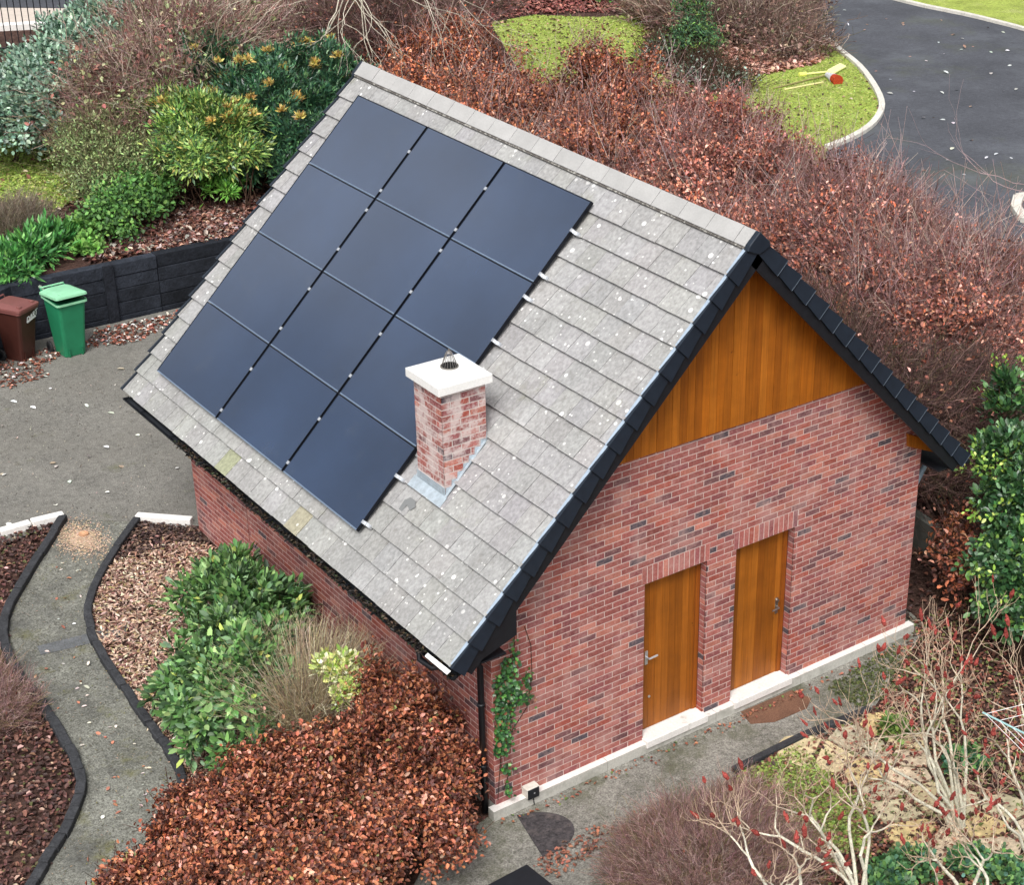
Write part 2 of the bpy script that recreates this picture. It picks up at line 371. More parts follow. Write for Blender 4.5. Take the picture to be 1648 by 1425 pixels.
def fan_stems(base, cl, n, r0, r1, col, parent, name='branch', spread=.15, side=.25, extra=0, erad=.25, elen=.25):
    """stems from base to some clumps, plus short side twigs"""
    segs = []; base = np.array(base, float)
    idx = rng.choice(len(cl), min(n, len(cl)), replace=False)
    for i in idx:
        b = base+np.array([rng.normal(0, spread), rng.normal(0, spread), 0]); t = cl[i]; L = np.linalg.norm(t-b)
        pts = [b+(t-b)*q+np.array([0, 0, L*side*math.sin(q*math.pi)*.5])+rng.normal(0, .04*L*.5, 3)*(q > 0) for q in (0, .33, .66, 1)]
        for j in range(3):
            ra = r0+(r1-r0)*j/3; rb = r0+(r1-r0)*(j+1)/3
            segs.append([*pts[j], *pts[j+1], ra, rb, *col])
    s = np.array(segs)
    if extra:
        k = rng.integers(0, len(cl), extra); p = cl[k]+rng.normal(0, erad, (extra, 3)); d = unit(rand_dirs(extra)*.7+unit(p-base)*.8+np.array([0, 0, .4]))
        q = p+d*elen*(.5+rng.random((extra, 1)))
        c = jit(np.tile(np.array(col), (extra, 1)), .25)
        s = np.vstack([s, np.hstack([p, q, np.full((extra, 1), r1), np.full((extra, 1), r1*.5), c])])
    return twigs(name, s, parent)

def twig_cloud(cl, cr, n, L, r, pal, centre, parent, name='twig', up=.5, bend=.35, out=.8):
    k = rng.integers(0, len(cl), n); p = cl[k]+rng.normal(0, 1, (n, 3))*cr
    d = unit(rand_dirs(n)*.7+unit(p-np.array(centre))*out+np.array([0, 0, up])); C = jit(pick(pal, n), .22)
    out_s = []; ll = L*(.5+rng.random((n, 1))); rr = r
    for j in range(2):
        q = p+d*ll*.5; out_s.append(np.hstack([p, q, np.full((n, 1), rr), np.full((n, 1), rr*.7), C])); p = q; rr *= .7
        d = unit(d+rng.normal(0, bend, (n, 3)))
    # side shoots
    p = out_s[0][:, 3:6]; d2 = unit(d+rng.normal(0, .8, (n, 3))); q = p+d2*ll*.35
    out_s.append(np.hstack([p, q, np.full((n, 1), r*.6), np.full((n, 1), r*.35), C]))
    return twigs(name, np.vstack(out_s), parent)

# ================================================================= SETTING
def ground():
    xs = np.concatenate([np.arange(-60, -12, 4), np.arange(-12, 12, .5), np.arange(12, 140, 4)])
    vv = np.concatenate([np.arange(-60, -20, 4), np.arange(-20, -.06, .5), [-.06, .06], np.arange(.5, 8, .5), np.arange(8, 160, 4)])
    X, Vv = np.meshgrid(xs, vv); Y = Vv+yw(X)
    Z = gh(X, Y); bump = .03*np.sin(X*1.7+np.sin(Y*1.3))*np.cos(Y*1.9); Z = Z+bump*.4-.02
    n, k = X.shape; V = np.stack([X.ravel(), Y.ravel(), Z.ravel()], 1)
    i = np.arange((n-1)*(k-1)); a = (i//(k-1))*k+i % (k-1)
    F = np.stack([a, a+1, a+k+1, a+k], 1)
    o = np_mesh('ground', V, F, M['soil']); o['kind'] = 'structure'
ground()

def gp(pts, h=0): return [G(*p, h) for p in pts]
# left path edges (world, from the two timber edgings)
EL = gp([(103, 838), (45, 930), (8, 1000), (18, 1070), (70, 1140), (112, 1210), (132, 1268), (112, 1330), (72, 1400), (20, 1480), (-40, 1560)])
ER = gp([(222, 841), (172, 912), (143, 980), (155, 1040), (200, 1110), (240, 1170), (270, 1210), (294, 1258), (280, 1290), (240, 1350), (180, 1430), (120, 1520)])
drape('driveway', [(-16, 5.5), tuple(EL[0][:2]), tuple(ER[0][:2]), (.08, 7.46), (6.6, 7.46), (6.6, 15.1), (.3, 15.1), (-2, 14), (-16, 8)], .006, M['asphalt'])
drape('path', [p[:2] for p in EL]+[p[:2] for p in ER[::-1]], .004, M['path'], .3)
drape('front_path', [(-5.6, -3.4), (-2.6, -3.6), (-.2, -1.9), (.05, -1.9), (.5, -1.6), (1.2, -1.3), (2.55, -1.02), (4.65, -1.06), (6.6, -.1), (6.9, 1.5), (6.3, 1.5), (6.3, .02), (-.1, .02), (-1.0, -.2), (-2.6, -1.5)], .004, M['front_path'], .3)

# lawns and road
LAWN = {}
def lawn(name, px, label):
    pts = [p[:2] for p in gp(px)]; LAWN[name] = pts
    drape('lawn', pts, .01, M['lawn'], .8)
lawn('left', [(-60, 215), (20, 228), (70, 238), (120, 262), (125, 320), (70, 352), (0, 352), (-60, 330)], '')
lawn('mid', [(790, 36), (860, 24), (960, 28), (1045, 22), (1048, 60), (1040, 95), (1080, 130), (1100, 220), (1040, 250), (940, 210), (860, 150), (820, 90)], '')
KERB1 = [G(*p)[:2] for p in [(1325, 60), (1350, 82), (1382, 108), (1405, 138), (1418, 165), (1416, 185), (1398, 207), (1366, 226), (1330, 240)]]
drape('lawn', KERB1+[G(*p)[:2] for p in [(1330, 300), (1200, 310), (1135, 230), (1135, 150), (1175, 122), (1250, 108), (1310, 95)]], .01, M['lawn'], .8)
LAWN['right'] = KERB1+[G(*p)[:2] for p in [(1330, 300), (1200, 310), (1135, 230), (1135, 150), (1175, 122), (1250, 108), (1310, 95)]]
KERB2 = [G(*p)[:2] for p in [(1360, -22), (1430, -3), (1490, 12), (1550, 24), (1600, 36), (1660, 52), (1740, 78)]]
drape('lawn', [tuple(p) for p in KERB2]+[(60, 20), (70, 60), (42, 45)], .012, M['lawn'], 2)
LAWN['far'] = [tuple(p) for p in KERB2]+[(60, 20), (70, 60), (42, 45)]
drape('road', [tuple(p) for p in KERB1]+[(13, 10), (14, 4), (20, -6), (40, 0)]+[tuple(p) for p in KERB2[::-1]]+[(38, 38), G(1235, -30)[:2], G(1250, 5)[:2], G(1290, 40)[:2]], .005, M['road'], 1.5)
# road and pavement beyond the railings, top left
drape('pavement', [G(-60, 46)[:2], G(140, 46)[:2], G(150, 14)[:2], G(-60, 12)[:2]], .008, M['pavement'], 1)
drape('road', [G(-60, 12)[:2], G(260, 14)[:2], G(260, -60)[:2], G(-60, -60)[:2]], .012, M['road'], 2)

def ribbon(pts, wd, h, m, name, label, cat, seglen=None, base=-.1, jitter=0., group=None, one=True):
    """a kerb or sleeper line: a row of blocks following pts, top at ground+h"""
    mb = MB(); P = [np.array(p[:2], float) for p in pts]
    for a, b in zip(P[:-1], P[1:]):
        L = np.linalg.norm(b-a); k = max(1, round(L/seglen)) if seglen else 1
        d = (b-a)/L; nn = np.array([-d[1], d[0]])
        for j in range(k):
            p = a+(b-a)*j/k+d*.004; q = a+(b-a)*(j+1)/k-d*.004; o = rng.normal(0, jitter) if jitter else 0
            c4 = [p-nn*wd/2, q-nn*wd/2, q+nn*wd/2, p+nn*wd/2]; hh = h+(rng.normal(0, jitter) if jitter else 0)
            mb.hexa([(*(c+nn*o), float(gh(*c))+base) for c in c4]+[(*(c+nn*o), float(gh(*c))+hh) for c in c4])
    o = mb.build(name, m, bevel=.012); tag(o, label, cat, group); return o
def dense(pts, k=4):
    P = [np.array(p[:2], float) for p in pts]; out = []
    for i in range(len(P)-1):
        p0, p1, p2, p3 = P[max(i-1, 0)], P[i], P[i+1], P[min(i+2, len(P)-1)]
        for j in range(k):
            t = j/k; out.append(.5*((2*p1)+(-p0+p2)*t+(2*p0-5*p1+4*p2-p3)*t*t+(-p0+3*p1-3*p2+p3)*t**3))
    out.append(P[-1]); return out
ribbon(dense(KERB1, 3), .16, .10, M['kerb'], 'kerb', 'pale concrete kerb curving round the tip of the lawn by the driveway bend', 'kerb', .9)
ribbon(dense(KERB2, 2), .16, .10, M['kerb'], 'kerb', 'pale concrete kerb along the far edge of the road, top right corner', 'kerb', .9)
ribbon([G(*p) for p in [(1660, 318), (1638, 322), (1634, 338), (1646, 356), (1670, 364)]], .22, .12, M['kerb'], 'kerb', 'short curved pale kerb at the right edge beyond the copper hedge', 'kerb')
ribbon([G(0, 864)[:2]+(G(0, 864)[:2]-G(50, 848)[:2])*2, G(0, 864), G(50, 849)], .13, .10, M['white_stone'], 'kerb_stone', 'long cream edging stone between driveway and left soil bed, cut off by the frame', 'kerb')
ribbon([G(51, 848), G(104, 836)], .13, .10, M['white_stone'], 'kerb_stone', 'short cream edging stone ending at the top of the left timber edging', 'kerb')
ribbon([G(220, 838), (-.03, 7.62)], .12, .10, M['white_stone'], 'kerb_stone', 'cream edging stone running from the path to the far brick corner', 'kerb')
ribbon(dense(EL, 3), .11, .09, M['timber'], 'timber_edging', 'charcoal timber sleeper edging on the outer left side of the curved path', 'edging', jitter=.006)
ribbon(dense(ER[:10], 3), .10, .08, M['timber'], 'timber_edging', 'charcoal timber sleeper edging between curved path and mulch bed', 'edging', jitter=.006)
ribbon([G(1180, 1245, 0), G(1290, 1190), G(1400, 1146)], .09, .07, M['timber'], 'timber_edging', 'straight black timber edging between front path and yellow paving stones', 'edging', 1.2)

# retaining wall of black sleepers
def retaining():
    root = empty('retaining_wall', (2, 15.2, 0), 'tall black sleeper retaining wall behind the two wheelie bins', 'wall')
    pts = [(5.4, 15.25), (.3, 15.25), (-1.9, 14.04), (-4.5, 12.6)]
    k = 0
    for a, b in zip(pts[:-1], pts[1:]):
        a = np.array(a); b = np.array(b); d = (b-a)/np.linalg.norm(b-a); nn = np.array([-d[1], d[0]])
        L = np.linalg.norm(b-a); ns = max(1, round(L/2.4))
        mb = MB()
        for c in range(5):
            z0 = -.05+c*.24
            for j in range(ns):
                p = a+(b-a)*j/ns+d*.005; q = a+(b-a)*(j+1)/ns-d*.005; o = rng.normal(0, .012); g = .5+.8*rng.random()
                c4 = [p-nn*.1, q-nn*.1, q+nn*.1, p+nn*.1]
                mb.hexa([(*(w_+nn*o), z0) for w_ in c4]+[(*(w_+nn*o), z0+.232) for w_ in c4], 0, tuple(g*x for x in S(42, 46, 54)))
        mb.build('sleeper_panel', M['sleeper'], root, bevel=.012)
        for j in range(ns):
            p = a+(b-a)*(j+.35)/ns; mp = MB()
            q0 = p+nn*.11 if nn[1] < 0 else p-nn*.11
            s_ = nn if nn[1] < 0 else -nn
            c4 = [q0-d*.09, q0+d*.09, q0+d*.09+s_*.06, q0-d*.09+s_*.06]
            mp.hexa([(*w_, -.05) for w_ in c4]+[(*w_, 1.17) for w_ in c4], 0, S(34, 37, 44)); mp.build('post', M['sleeper'], root, bevel=.01)
retaining()
# dark low concrete wall in the gap beyond the right-hand corner
mb = MB(); mb.hexa([(8.05, 2.6, -.1), (8.2, 2.6, -.1), (7.75, -1.6, -.1), (7.6, -1.6, -.1), (8.05, 2.6, .38), (8.2, 2.6, .38), (7.75, -1.6, .38), (7.6, -1.6, .38)])
tag(mb.build('low_wall', M['concrete']), 'low mossy concrete panel wall in the shade between brick corner and laurel', 'wall')

# ================================================================= BUILDING
W, L, ZR, ZB, HD = 6.28, 7.47, 5.986, 3.744, 2.10
X1, X2, X3, X4 = 2.011, 2.898, 3.330, 4.228
OF, OB = .341, .352; YF, YB = -OF, L+OB
EX, EZ = .70785, .70636; GA = .303
def RP(y, s, off, side=-1):
    """point on the roof: y along ridge, s down the slope, off above it; side -1 = left slope"""
    return (W/2+side*(s*EX+off*EZ), y, ZR-s*EZ+off*EX)
def rhex(mb, y0, y1, s0, s1, a0, b0, a1, b1, side=-1, mi=0, col=(1, 1, 1)):
    """slab: at s0 spans off a0..b0, at s1 spans a1..b1"""
    q = [RP(y0, s0, a0, side), RP(y1, s0, a0, side), RP(y1, s1, a1, side), RP(y0, s1, a1, side), RP(y0, s0, b0, side), RP(y1, s0, b0, side), RP(y1, s1, b1, side), RP(y0, s1, b1, side)]
    if side < 0: q = [q[i] for i in (3, 2, 1, 0, 7, 6, 5, 4)]
    mb.hexa(q, mi, col)

B = empty('brick_outbuilding', (W/2, L/2, 0), 'red brick outbuilding with steep grey tiled roof, orange timber gable and two doors', 'building')
def clip(poly, a, b, c):   # keep a*u+b*v<=c
    out = []
    for i in range(len(poly)):
        p, q = poly[i], poly[(i+1) % len(poly)]; dp, dq = a*p[0]+b*p[1]-c, a*q[0]+b*q[1]-c
        if dp <= 0: out.append(p)
        if (dp < 0) != (dq < 0) and dp != dq:
            t = dp/(dp-dq); out.append((p[0]+(q[0]-p[0])*t, p[1]+(q[1]-p[1])*t))
    return out
BP = [(S(146, 84, 78), 30), (S(156, 94, 87), 26), (S(134, 78, 78), 14), (S(172, 108, 94), 13), (S(112, 76, 78), 9), (S(84, 76, 82), 3.5), (S(158, 84, 72), 9)]
def brick_col():
    c = np.array(pick(BP, 1)[0])*1.07*(1+rng.normal(0, .09)); return tuple(np.clip(c, .01, .8))
def put_brick(mb, poly, fn, proud=.003, col=None, mi=0):
    if len(poly) < 3: return
    ar = .5*abs(sum(poly[i][0]*poly[(i+1) % len(poly)][1]-poly[(i+1) % len(poly)][0]*poly[i][1] for i in range(len(poly))))
    if ar < 2e-4: return
    col = col or brick_col(); n = len(poly)
    top = [fn(u, v, proud) for u, v in poly]; bot = [fn(u, v, -.01) for u, v in poly]
    mb.poly(top, mi, col)
    for i in range(n):
        j = (i+1) % n; mb.poly([bot[i], bot[j], top[j], top[i]], mi, col)
def brick_field(mb, u0, u1, v0, v1, fn, holes=(), clips=(), bl=.225, mi=0, phase=0):
    c = 0; v = v0
    while v < v1-.001:
        va, vb = v+.0065, min(v+.0685, v1)
        u = u0-(bl/2 if (c+phase) % 2 else 0)
        while u < u1:
            a, b = max(u+.0062, u0), min(u+bl-.0062, u1)
            segs = [(a, b)]
            for (h0, h1, g0, g1) in holes:
                if va < g1 and vb > g0:
                    ns = []
                    for (p, q) in segs:
                        if q <= h0 or p >= h1: ns.append((p, q))
                        else:
                            if p < h0: ns.append((p, h0))
                            if q > h1: ns.append((h1, q))
                    segs = ns
            for (p, q) in segs:
                if q-p < .012: continue
                poly = [(p, va), (q, va), (q, vb), (p, vb)]
                for cl_ in clips: poly = clip(poly, *cl_) if len(poly) > 2 else poly
                put_brick(mb, poly, fn, mi=mi)
            u += bl
        v += .075; c += 1

under = .10
zt = lambda x: ZR-abs(x-W/2)*EZ/EX-under*1.41       # underside of roof on the gable
def gable_wall(yface, sgn, holes, lintels, name, top):
    """sgn -1: facing -y"""
    mb = MB(); fn = (lambda u, v, w_: (u, yface+sgn*w_, v)); k = EZ/EX; kk = ZR-under*1.41
    clips = [(-k, 1, kk-k*W/2), (k, 1, kk+k*W/2)]
    brick_field(mb, 0, W, 0, top, fn, holes+lintels, clips)
    for (a, b, c, d) in lintels:
        n = round((b-a)/.075); st = (b-a)/n
        for i in range(n):
            put_brick(mb, [(a+i*st+.0065, c+.004), (a+(i+1)*st-.0065, c+.004), (a+(i+1)*st-.0065, d-.006), (a+i*st+.0065, d-.006)], fn, proud=.003, col=tuple(np.array(brick_col())*1.18))
    # mortar body: vertical strips between openings
    y0, y1 = (yface, yface+.10) if sgn < 0 else (yface-.10, yface)
    xs = sorted(set([0.002, W-.002]+[q for h in holes for q in h[:2]]))
    for a, b in zip(xs[:-1], xs[1:]):
        z0 = 0
        for h in holes:
            if a >= h[0]-1e-6 and b <= h[1]+1e-6: z0 = h[3]
        tp = [(a, z0), (b, z0), (b, min(top, zt(b))), (a, min(top, zt(a)))]
        xm = W/2
        if a < xm < b: tp = [(a, z0), (b, z0), (b, min(top, zt(b))), (xm, min(top, zt(xm))), (a, min(top, zt(a)))]
        # corners where the slope meets the flat top
        full = clip(clip([(a, z0), (b, z0), (b, top), (a, top)], -k, 1, kk-k*W/2), k, 1, kk+k*W/2)
        mb.prism([(u, y0, v) for u, v in full], (0, y1-y0, 0), 1)
    # brick reveals
    for h in holes:
        for (xx, sg) in ((h[0], 1), (h[1], -1)):
            v = h[2]
            while v < h[3]-.001:
                x_ = xx+sg*.005
                mb.poly([(x_, y0+.004, v+.005), (x_, y1, v+.005), (x_, y1, v+.07), (x_, y0+.004, v+.07)][::1 if sg > 0 else -1], 0, brick_col()); v += .075
    return mb.build(name, [M['brick'], M['mortar']], B)
H1, H2 = (X1, X2, 0, HD), (X3, X4, 0, HD)
gable_wall(0, -1, [H1, H2], [(X1-.04, X2+.04, HD, HD+.225), (X3-.04, X4+.04, HD, HD+.225)], 'gable_wall', ZB)
gable_wall(L, 1, [], [], 'gable_wall', 5.6)
def side_wall(x, sgn, name):
    mb = MB(); fn = (lambda u, v, w_: (x+sgn*w_, u, v))
    brick_field(mb, 0.004, L-.004, 0, 2.32, fn, [(5.80, 5.82, 0, 3)], phase=1)
    mb.box(min(x, x-sgn*.1), max(x, x-sgn*.1), .102, L-.102, 0, 2.62, 1)
    mb.box(x-.004 if sgn < 0 else x-.03, x+.03 if sgn < 0 else x+.004, 5.80, 5.82, 0, 2.3, 0, S(120, 50, 42))
    return mb.build(name, [M['brick'], M['mortar']], B)
side_wall(0, -1, 'side_wall'); side_wall(W, 1, 'side_wall')
# below plinth level on the left flank (brick runs down into the soil)
mb = MB(); mb.box(.005, W-.005, .005, L-.005, -.3, -.002); mb.build('footing', M['plinth_side'], B)
# plinth on the gable front and threshold slabs
mb = MB()
x = -.085; cuts = [-.085, 1.45, 3.05, 4.4, 5.5, W+.09]
for a, b in zip(cuts[:-1], cuts[1:]):
    mb.box(a+.003, b-.003, -.088, .02, -.26, -.003, 1); mb.box(a+.003, b-.003, -.0885, .02, -.0035, .0, 0)
mb.build('plinth', [M['plinth'], M['plinth_side']], B)
for h in (H1, H2):
    mb = MB(); mb.box(h[0]+.007, h[1]-.007, -.10, .2, -.002, .035); mb.box(h[0]-.01, h[1]+.01, -.11, -.0, -.06, .034); mb.build('threshold', M['plinth'], B, bevel=.006)

WOODC = [S(168, 98, 26), S(158, 90, 22), S(176, 104, 30), S(150, 84, 20), S(166, 94, 22), S(172, 100, 28)]
def boards(mb, x0, x1, zf0, zf1, y, wd, gap=.0035):
    n = max(1, round((x1-x0)/wd)); st = (x1-x0)/n
    for i in range(n):
        a, b = x0+i*st+gap/2, x0+(i+1)*st-gap/2; c = tuple(np.array(random.choice(WOODC))*1.04*(1+rng.normal(0, .035))); o = rng.normal(0, .001)
        mid = W/2
        if zf1(a) < zf0+.02 and zf1(b) < zf0+.02: continue
        poly = [(a, zf0), (b, zf0), (b, max(zf1(b), zf0+.001)), (a, max(zf1(a), zf0+.001))]
        if a < mid < b: poly = [(a, zf0), (b, zf0), (b, zf1(b)), (mid, zf1(mid)), (a, zf1(a))]
        mb.prism([(u, y+o, v) for u, v in poly], (0, .02, 0), 0, c)
# gable cladding
mb = MB()
boards(mb, .8, W-.8, ZB-.03, lambda x: zt(x)+.02, -.028, .102)
mb.build('gable_cladding', M['wood'], B)
mb = MB()
k_ = EZ/EX
xl = W/2-(ZR-under*1.41-ZB)/k_; mb.prism([(xl+.05, -.004, ZB-.02), (W-xl-.05, -.004, ZB-.02), (W/2, -.004, zt(W/2)-.02)], (0, .08, 0)); mb.build('cladding_backing', M['black'], B)
# doors
def door(h, hinge_left, handle):
    fr = MB(); x0, x1 = h[0]+.006, h[1]-.006; c = tuple(np.array(S(150, 82, 22)))
    y = .102
    fr.box(x0, x0+.055, y, y+.07, .036, HD-.002, 0, c); fr.box(x1-.055, x1, y, y+.07, .036, HD-.002, 0, c); fr.box(x1-.075, x1-.0555, y+.006, y+.07, .036, HD-.061, 0, tuple(np.array(c)*.75)); fr.box(x0+.056, x1-.056, y, y+.07, HD-.06, HD-.002, 0, c)
    f = fr.build('door_frame', M['wood'], B, bevel=.004)
    d = MB(); a, b = x0+.058, x1-.058; n = 8; st = (b-a)/n
    for i in range(n):
        cc = tuple(np.array(random.choice(WOODC))*.84*(1+rng.normal(0, .05)))
        d.box(a+i*st+.0015, a+(i+1)*st-.0015, y+.012+rng.normal(0, .0006), y+.05, .045, HD-.063, 0, cc)
    o = d.build('door', M['wood'], B)
    hd = MB(); hx = a+.06 if handle == 'l' else b-.06; yy = y+.011
    if handle == 'l':
        hd.box(hx-.02, hx+.02, yy-.008, yy, .94, 1.12); hd.tube([(hx, yy-.01, 1.04), (hx, yy-.055, 1.04), (hx+.12, yy-.06, 1.05)], .012, 8)
    else:
        hd.box(hx-.022, hx+.022, yy-.008, yy, .90, 1.12); hd.tube([(hx, yy-.01, 1.0), (hx, yy-.055, 1.0), (hx-.11, yy-.06, 1.0)], .011, 8); hd.tube([(hx, yy-.01, 1.09), (hx, yy-.03, 1.09)], .02, 10)
    hd.build('handle', M['alu'] if handle == 'l' else M['steel'], o, smooth=False)
    if handle == 'l':
        lk = MB(); lk.tube([(a+.11, yy-.01, .48), (a+.11, yy+.002, .48)], .016, 10); lk.build('keyhole_cover', M['alu'], o)
door(H1, False, 'l'); door(H2, True, 'r')
# dark interior shell
mb = MB(); mb.box(.12, W-.12, .19, .2, -.0, 2.14); mb.build('interior_partition', M['black'], B)

# roof: deck, tiles, ridge
mb = MB()
for sd_, s1 in ((-1, 5.30), (1, 5.0)):
    rhex(mb, YF+.03, YB-.03, 0.0, s1, -.06, -.012, -.06, -.012, sd_)
mb.build('roof_deck', M['black'], B)
def tiles(side, ncourse, name):
    mb = MB()
    for k in range(ncourse):
        s1 = .492+GA*k; s0 = s1-.36 if k else .05; y = YB-.05-(.15 if k % 2 else .0); first = True
        ya = YB+.004
        ys = [ya]
        while y > YF+.02:
            if y < ya-.03: ys.append(y)
            y -= .30
        ys.append(YF+.012)
        for a, b in zip(ys[:-1], ys[1:]):
            c = np.array(S(160, 159, 158))*(1+rng.normal(0, .045)); c = c*np.array([1, 1+rng.normal(0, .008), 1+rng.normal(0, .014)])
            ym = (a+b)/2
            if side < 0 and k == ncourse-1:
                if abs(ym-3.1) < .16: c = np.array(S(166, 160, 140))
                if abs(ym-5.05) < .16: c = np.array(S(156, 158, 132))
            if side < 0 and k > 12: c = c*np.array([.95, .96, .94])
            j = rng.normal(0, .0018); jj = rng.normal(0, .0015)
            g = .0025+abs(rng.normal(0, .001))
            th0 = .008 if k else .012
            rhex(mb, b+g, a-g, s0, s1+rng.normal(0, .002), -.010, th0+j*.3, (.033+j), .055+j+jj, side, 0, tuple(c))
    return mb.build(name, M['tile'], B)
tiles(-1, 17, 'roof_slope'); tiles(1, 16, 'roof_slope')
mb = MB()
n = 18; st = (YB-YF-.04)/17.5; y = YB-.015
def ridge_piece(mb, y0, y1, w_, o0, t, mi, col):
    for sd_ in (-1, 1):
        a, b = RP(0, w_, o0, sd_), RP(0, w_, o0+t, sd_); ap0 = (W/2, 0, ZR+o0/EX); ap1 = (W/2, 0, ZR+(o0+t)/EX)
        pts = [a, ap0, ap1, b]
        if sd_ > 0: pts = pts[::-1]
        mb.prism([(p[0], y0, p[2]) for p in pts], (0, y1-y0, 0), mi, col)
ridge_piece(mb, YF+.03, YB-.03, .162, .012, .040, 1, (1, 1, 1))
while y > YF+.05:
    y2 = max(y-.467, YF+.02); c = tuple(np.array(S(170, 169, 167))*(1+rng.normal(0, .03)))
    ridge_piece(mb, y2+.004, y-.004, .138, .046+rng.normal(0, .0015), .022, 0, c); y -= .467
mb.build('ridge_tiles', [M['ridge'], M['bedding']], B)

# dry verge caps, barge boards, soffit
def verge(yf, sgn, side, ncourse):
    """sgn -1: front gable (outside is -y)"""
    mb = MB()
    for k in range(ncourse):
        s1 = .492+GA*k+.006; s0 = s1-GA-.012 if k else .10
        yo0, yo1 = yf+sgn*.016, yf+sgn*.040     # outer face, thicker at the lower end
        yi = yf-sgn*.048
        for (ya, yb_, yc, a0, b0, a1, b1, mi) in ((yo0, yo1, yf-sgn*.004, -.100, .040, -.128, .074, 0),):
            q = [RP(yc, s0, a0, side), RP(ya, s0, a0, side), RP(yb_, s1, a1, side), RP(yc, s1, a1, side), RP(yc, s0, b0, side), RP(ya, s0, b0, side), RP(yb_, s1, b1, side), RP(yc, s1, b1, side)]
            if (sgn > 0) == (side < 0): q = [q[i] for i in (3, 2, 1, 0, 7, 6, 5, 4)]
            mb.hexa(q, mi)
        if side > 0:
            ya, yb_ = sorted((yf-sgn*.004, yo1+sgn*.002)); rhex(mb, ya, yb_, s1+.0005, s1+.006, -.125, .070, -.125, .070, side, 2)  # lower lip painted paler on the right slope, as if catching more light
        # top flange lying on the tiles, sky glare painted in as pale blue-grey
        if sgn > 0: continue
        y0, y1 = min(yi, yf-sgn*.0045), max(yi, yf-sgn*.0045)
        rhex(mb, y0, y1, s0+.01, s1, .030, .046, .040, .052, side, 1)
    return mb.build('verge_caps', [M['verge'], M['verge_top_glare'], M['verge_lip_lit']], B)
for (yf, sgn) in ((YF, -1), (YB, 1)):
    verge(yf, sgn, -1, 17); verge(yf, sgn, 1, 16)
    mb = MB(); y0, y1 = (yf-.044, yf+.03) if sgn < 0 else (yf-.03, yf+.044)
    mb.prism([(W/2-.16, y0, ZR-.085), (W/2-.135, y0, ZR-.03), (W/2, y0, ZR+.098), (W/2+.135, y0, ZR-.03), (W/2+.16, y0, ZR-.085), (W/2, y0, ZR-.15)][::-1], (0, y1-y0, 0))
    mb.build('ridge_end_cap', M['verge'], B, bevel=.01)
    mb = MB(); y0, y1 = (yf+.0, yf+.03) if sgn < 0 else (yf-.03, yf)
    for sd_, s1 in ((-1, 5.3), (1, 5.0)):
        rhex(mb, y0, y1, .12, s1, -.235, -.03, -.235, -.03, sd_)
    mb.prism([(W/2-.16, y0, ZR-.15), (W/2, y0, ZR-.05), (W/2+.16, y0, ZR-.15), (W/2, y0, ZR-.33)], (0, y1-y0, 0))
    mb.build('barge_board', M['black'], B)
    mb = MB(); ya, yb_ = (yf+.03, -.0) if sgn < 0 else (L, yf-.03)
    for sd_, s1 in ((-1, 4.6), (1, 4.6)):
        rhex(mb, ya, yb_, .05, s1, -.155, -.135, -.155, -.135, sd_, 0, S(150, 84, 24))
    mb.build('verge_soffit', M['wood'], B)
# eaves boxes, fascia, gutter, downpipe
mb = MB()
mb.box(-.56, -.002, YF+.035, YB-.035, 2.13, 2.15); mb.build('eaves_soffit', M['black'], B); mb = MB(); mb.box(W+.002, W+.42, YF+.035, YB-.035, 2.33, 2.35)
mb.build('eaves_soffit', M['black'], B)
mb = MB(); mb.box(-.60, -.58, YF+.032, YB-.032, 2.08, 2.24); mb.build('fascia', M['black'], B); mb = MB(); mb.box(W+.44, W+.46, YF+.032, YB-.032, 2.28, 2.42); mb.build('fascia', M['black'], B)
mb = MB(); mb.prism([(-.59, YF+.005, 2.11), (.11, YF+.005, 2.34), (.11, YF+.005, 2.66), (-.58, YF+.005, 2.17)], (0, .025, 0)); mb.build('eaves_box_end', M['black'], B)
mb = MB(); mb.prism([(5.98, -.05, 2.83), (6.0, -.05, 2.66), (W+.24, -.05, 2.42), (W+.26, -.05, 2.56)][::-1], (0, .045, 0), 0, S(170, 100, 28)); mb.build('eaves_box_end', M['wood'], B)
def gutter(x, z, name):
    mb = MB(); n = 8; r = .047
    for i in range(n):
        a, b = math.pi+math.pi*i/n, math.pi+math.pi*(i+1)/n
        p = [(x+r*math.cos(a), z+r*math.sin(a)), (x+r*math.cos(b), z+r*math.sin(b)), (x+(r-.006)*math.cos(b), z+(r-.006)*math.sin(b)), (x+(r-.006)*math.cos(a), z+(r-.006)*math.sin(a))]
        mb.prism([(u, YF+.0, v) for u, v in p], (0, YB-YF, 0))
    for yy in (YF, YB-.005):
        mb.prism([(x+r*math.cos(math.pi+math.pi*i/n), yy, z+r*math.sin(math.pi+math.pi*i/n)) for i in range(n+1)], (0, .005, 0))
    for yy in np.arange(YF+.4, YB, .9): mb.box(x-r-.006, x+r, yy, yy+.03, z-.004, z+.006)
    return mb.build(name, M['black'], B)
g1 = gutter(-.652, 2.135, 'gutter')
g2 = gutter(W+.49, 2.36, 'gutter')
n = 1500; yy = rng.uniform(YF+.02, YB-1.6, n)
P = np.stack([-.656+rng.normal(0, .018, n), yy, 2.125+rng.random(n)*.02-.008+.012*np.sin(yy*3)], 1)
leaves('gutter_debris', P, rand_dirs(n)*np.array([1, 1, .2]), unit(rand_dirs(n)*.4+np.array([0, 0, 1])), .03+.03*rng.random(n), jit(pick([(S(56, 46, 38), 3), (S(96, 80, 64), .7), (S(50, 56, 36), 1), (S(28, 25, 24), 5)], n)), 'curl', None, g1)
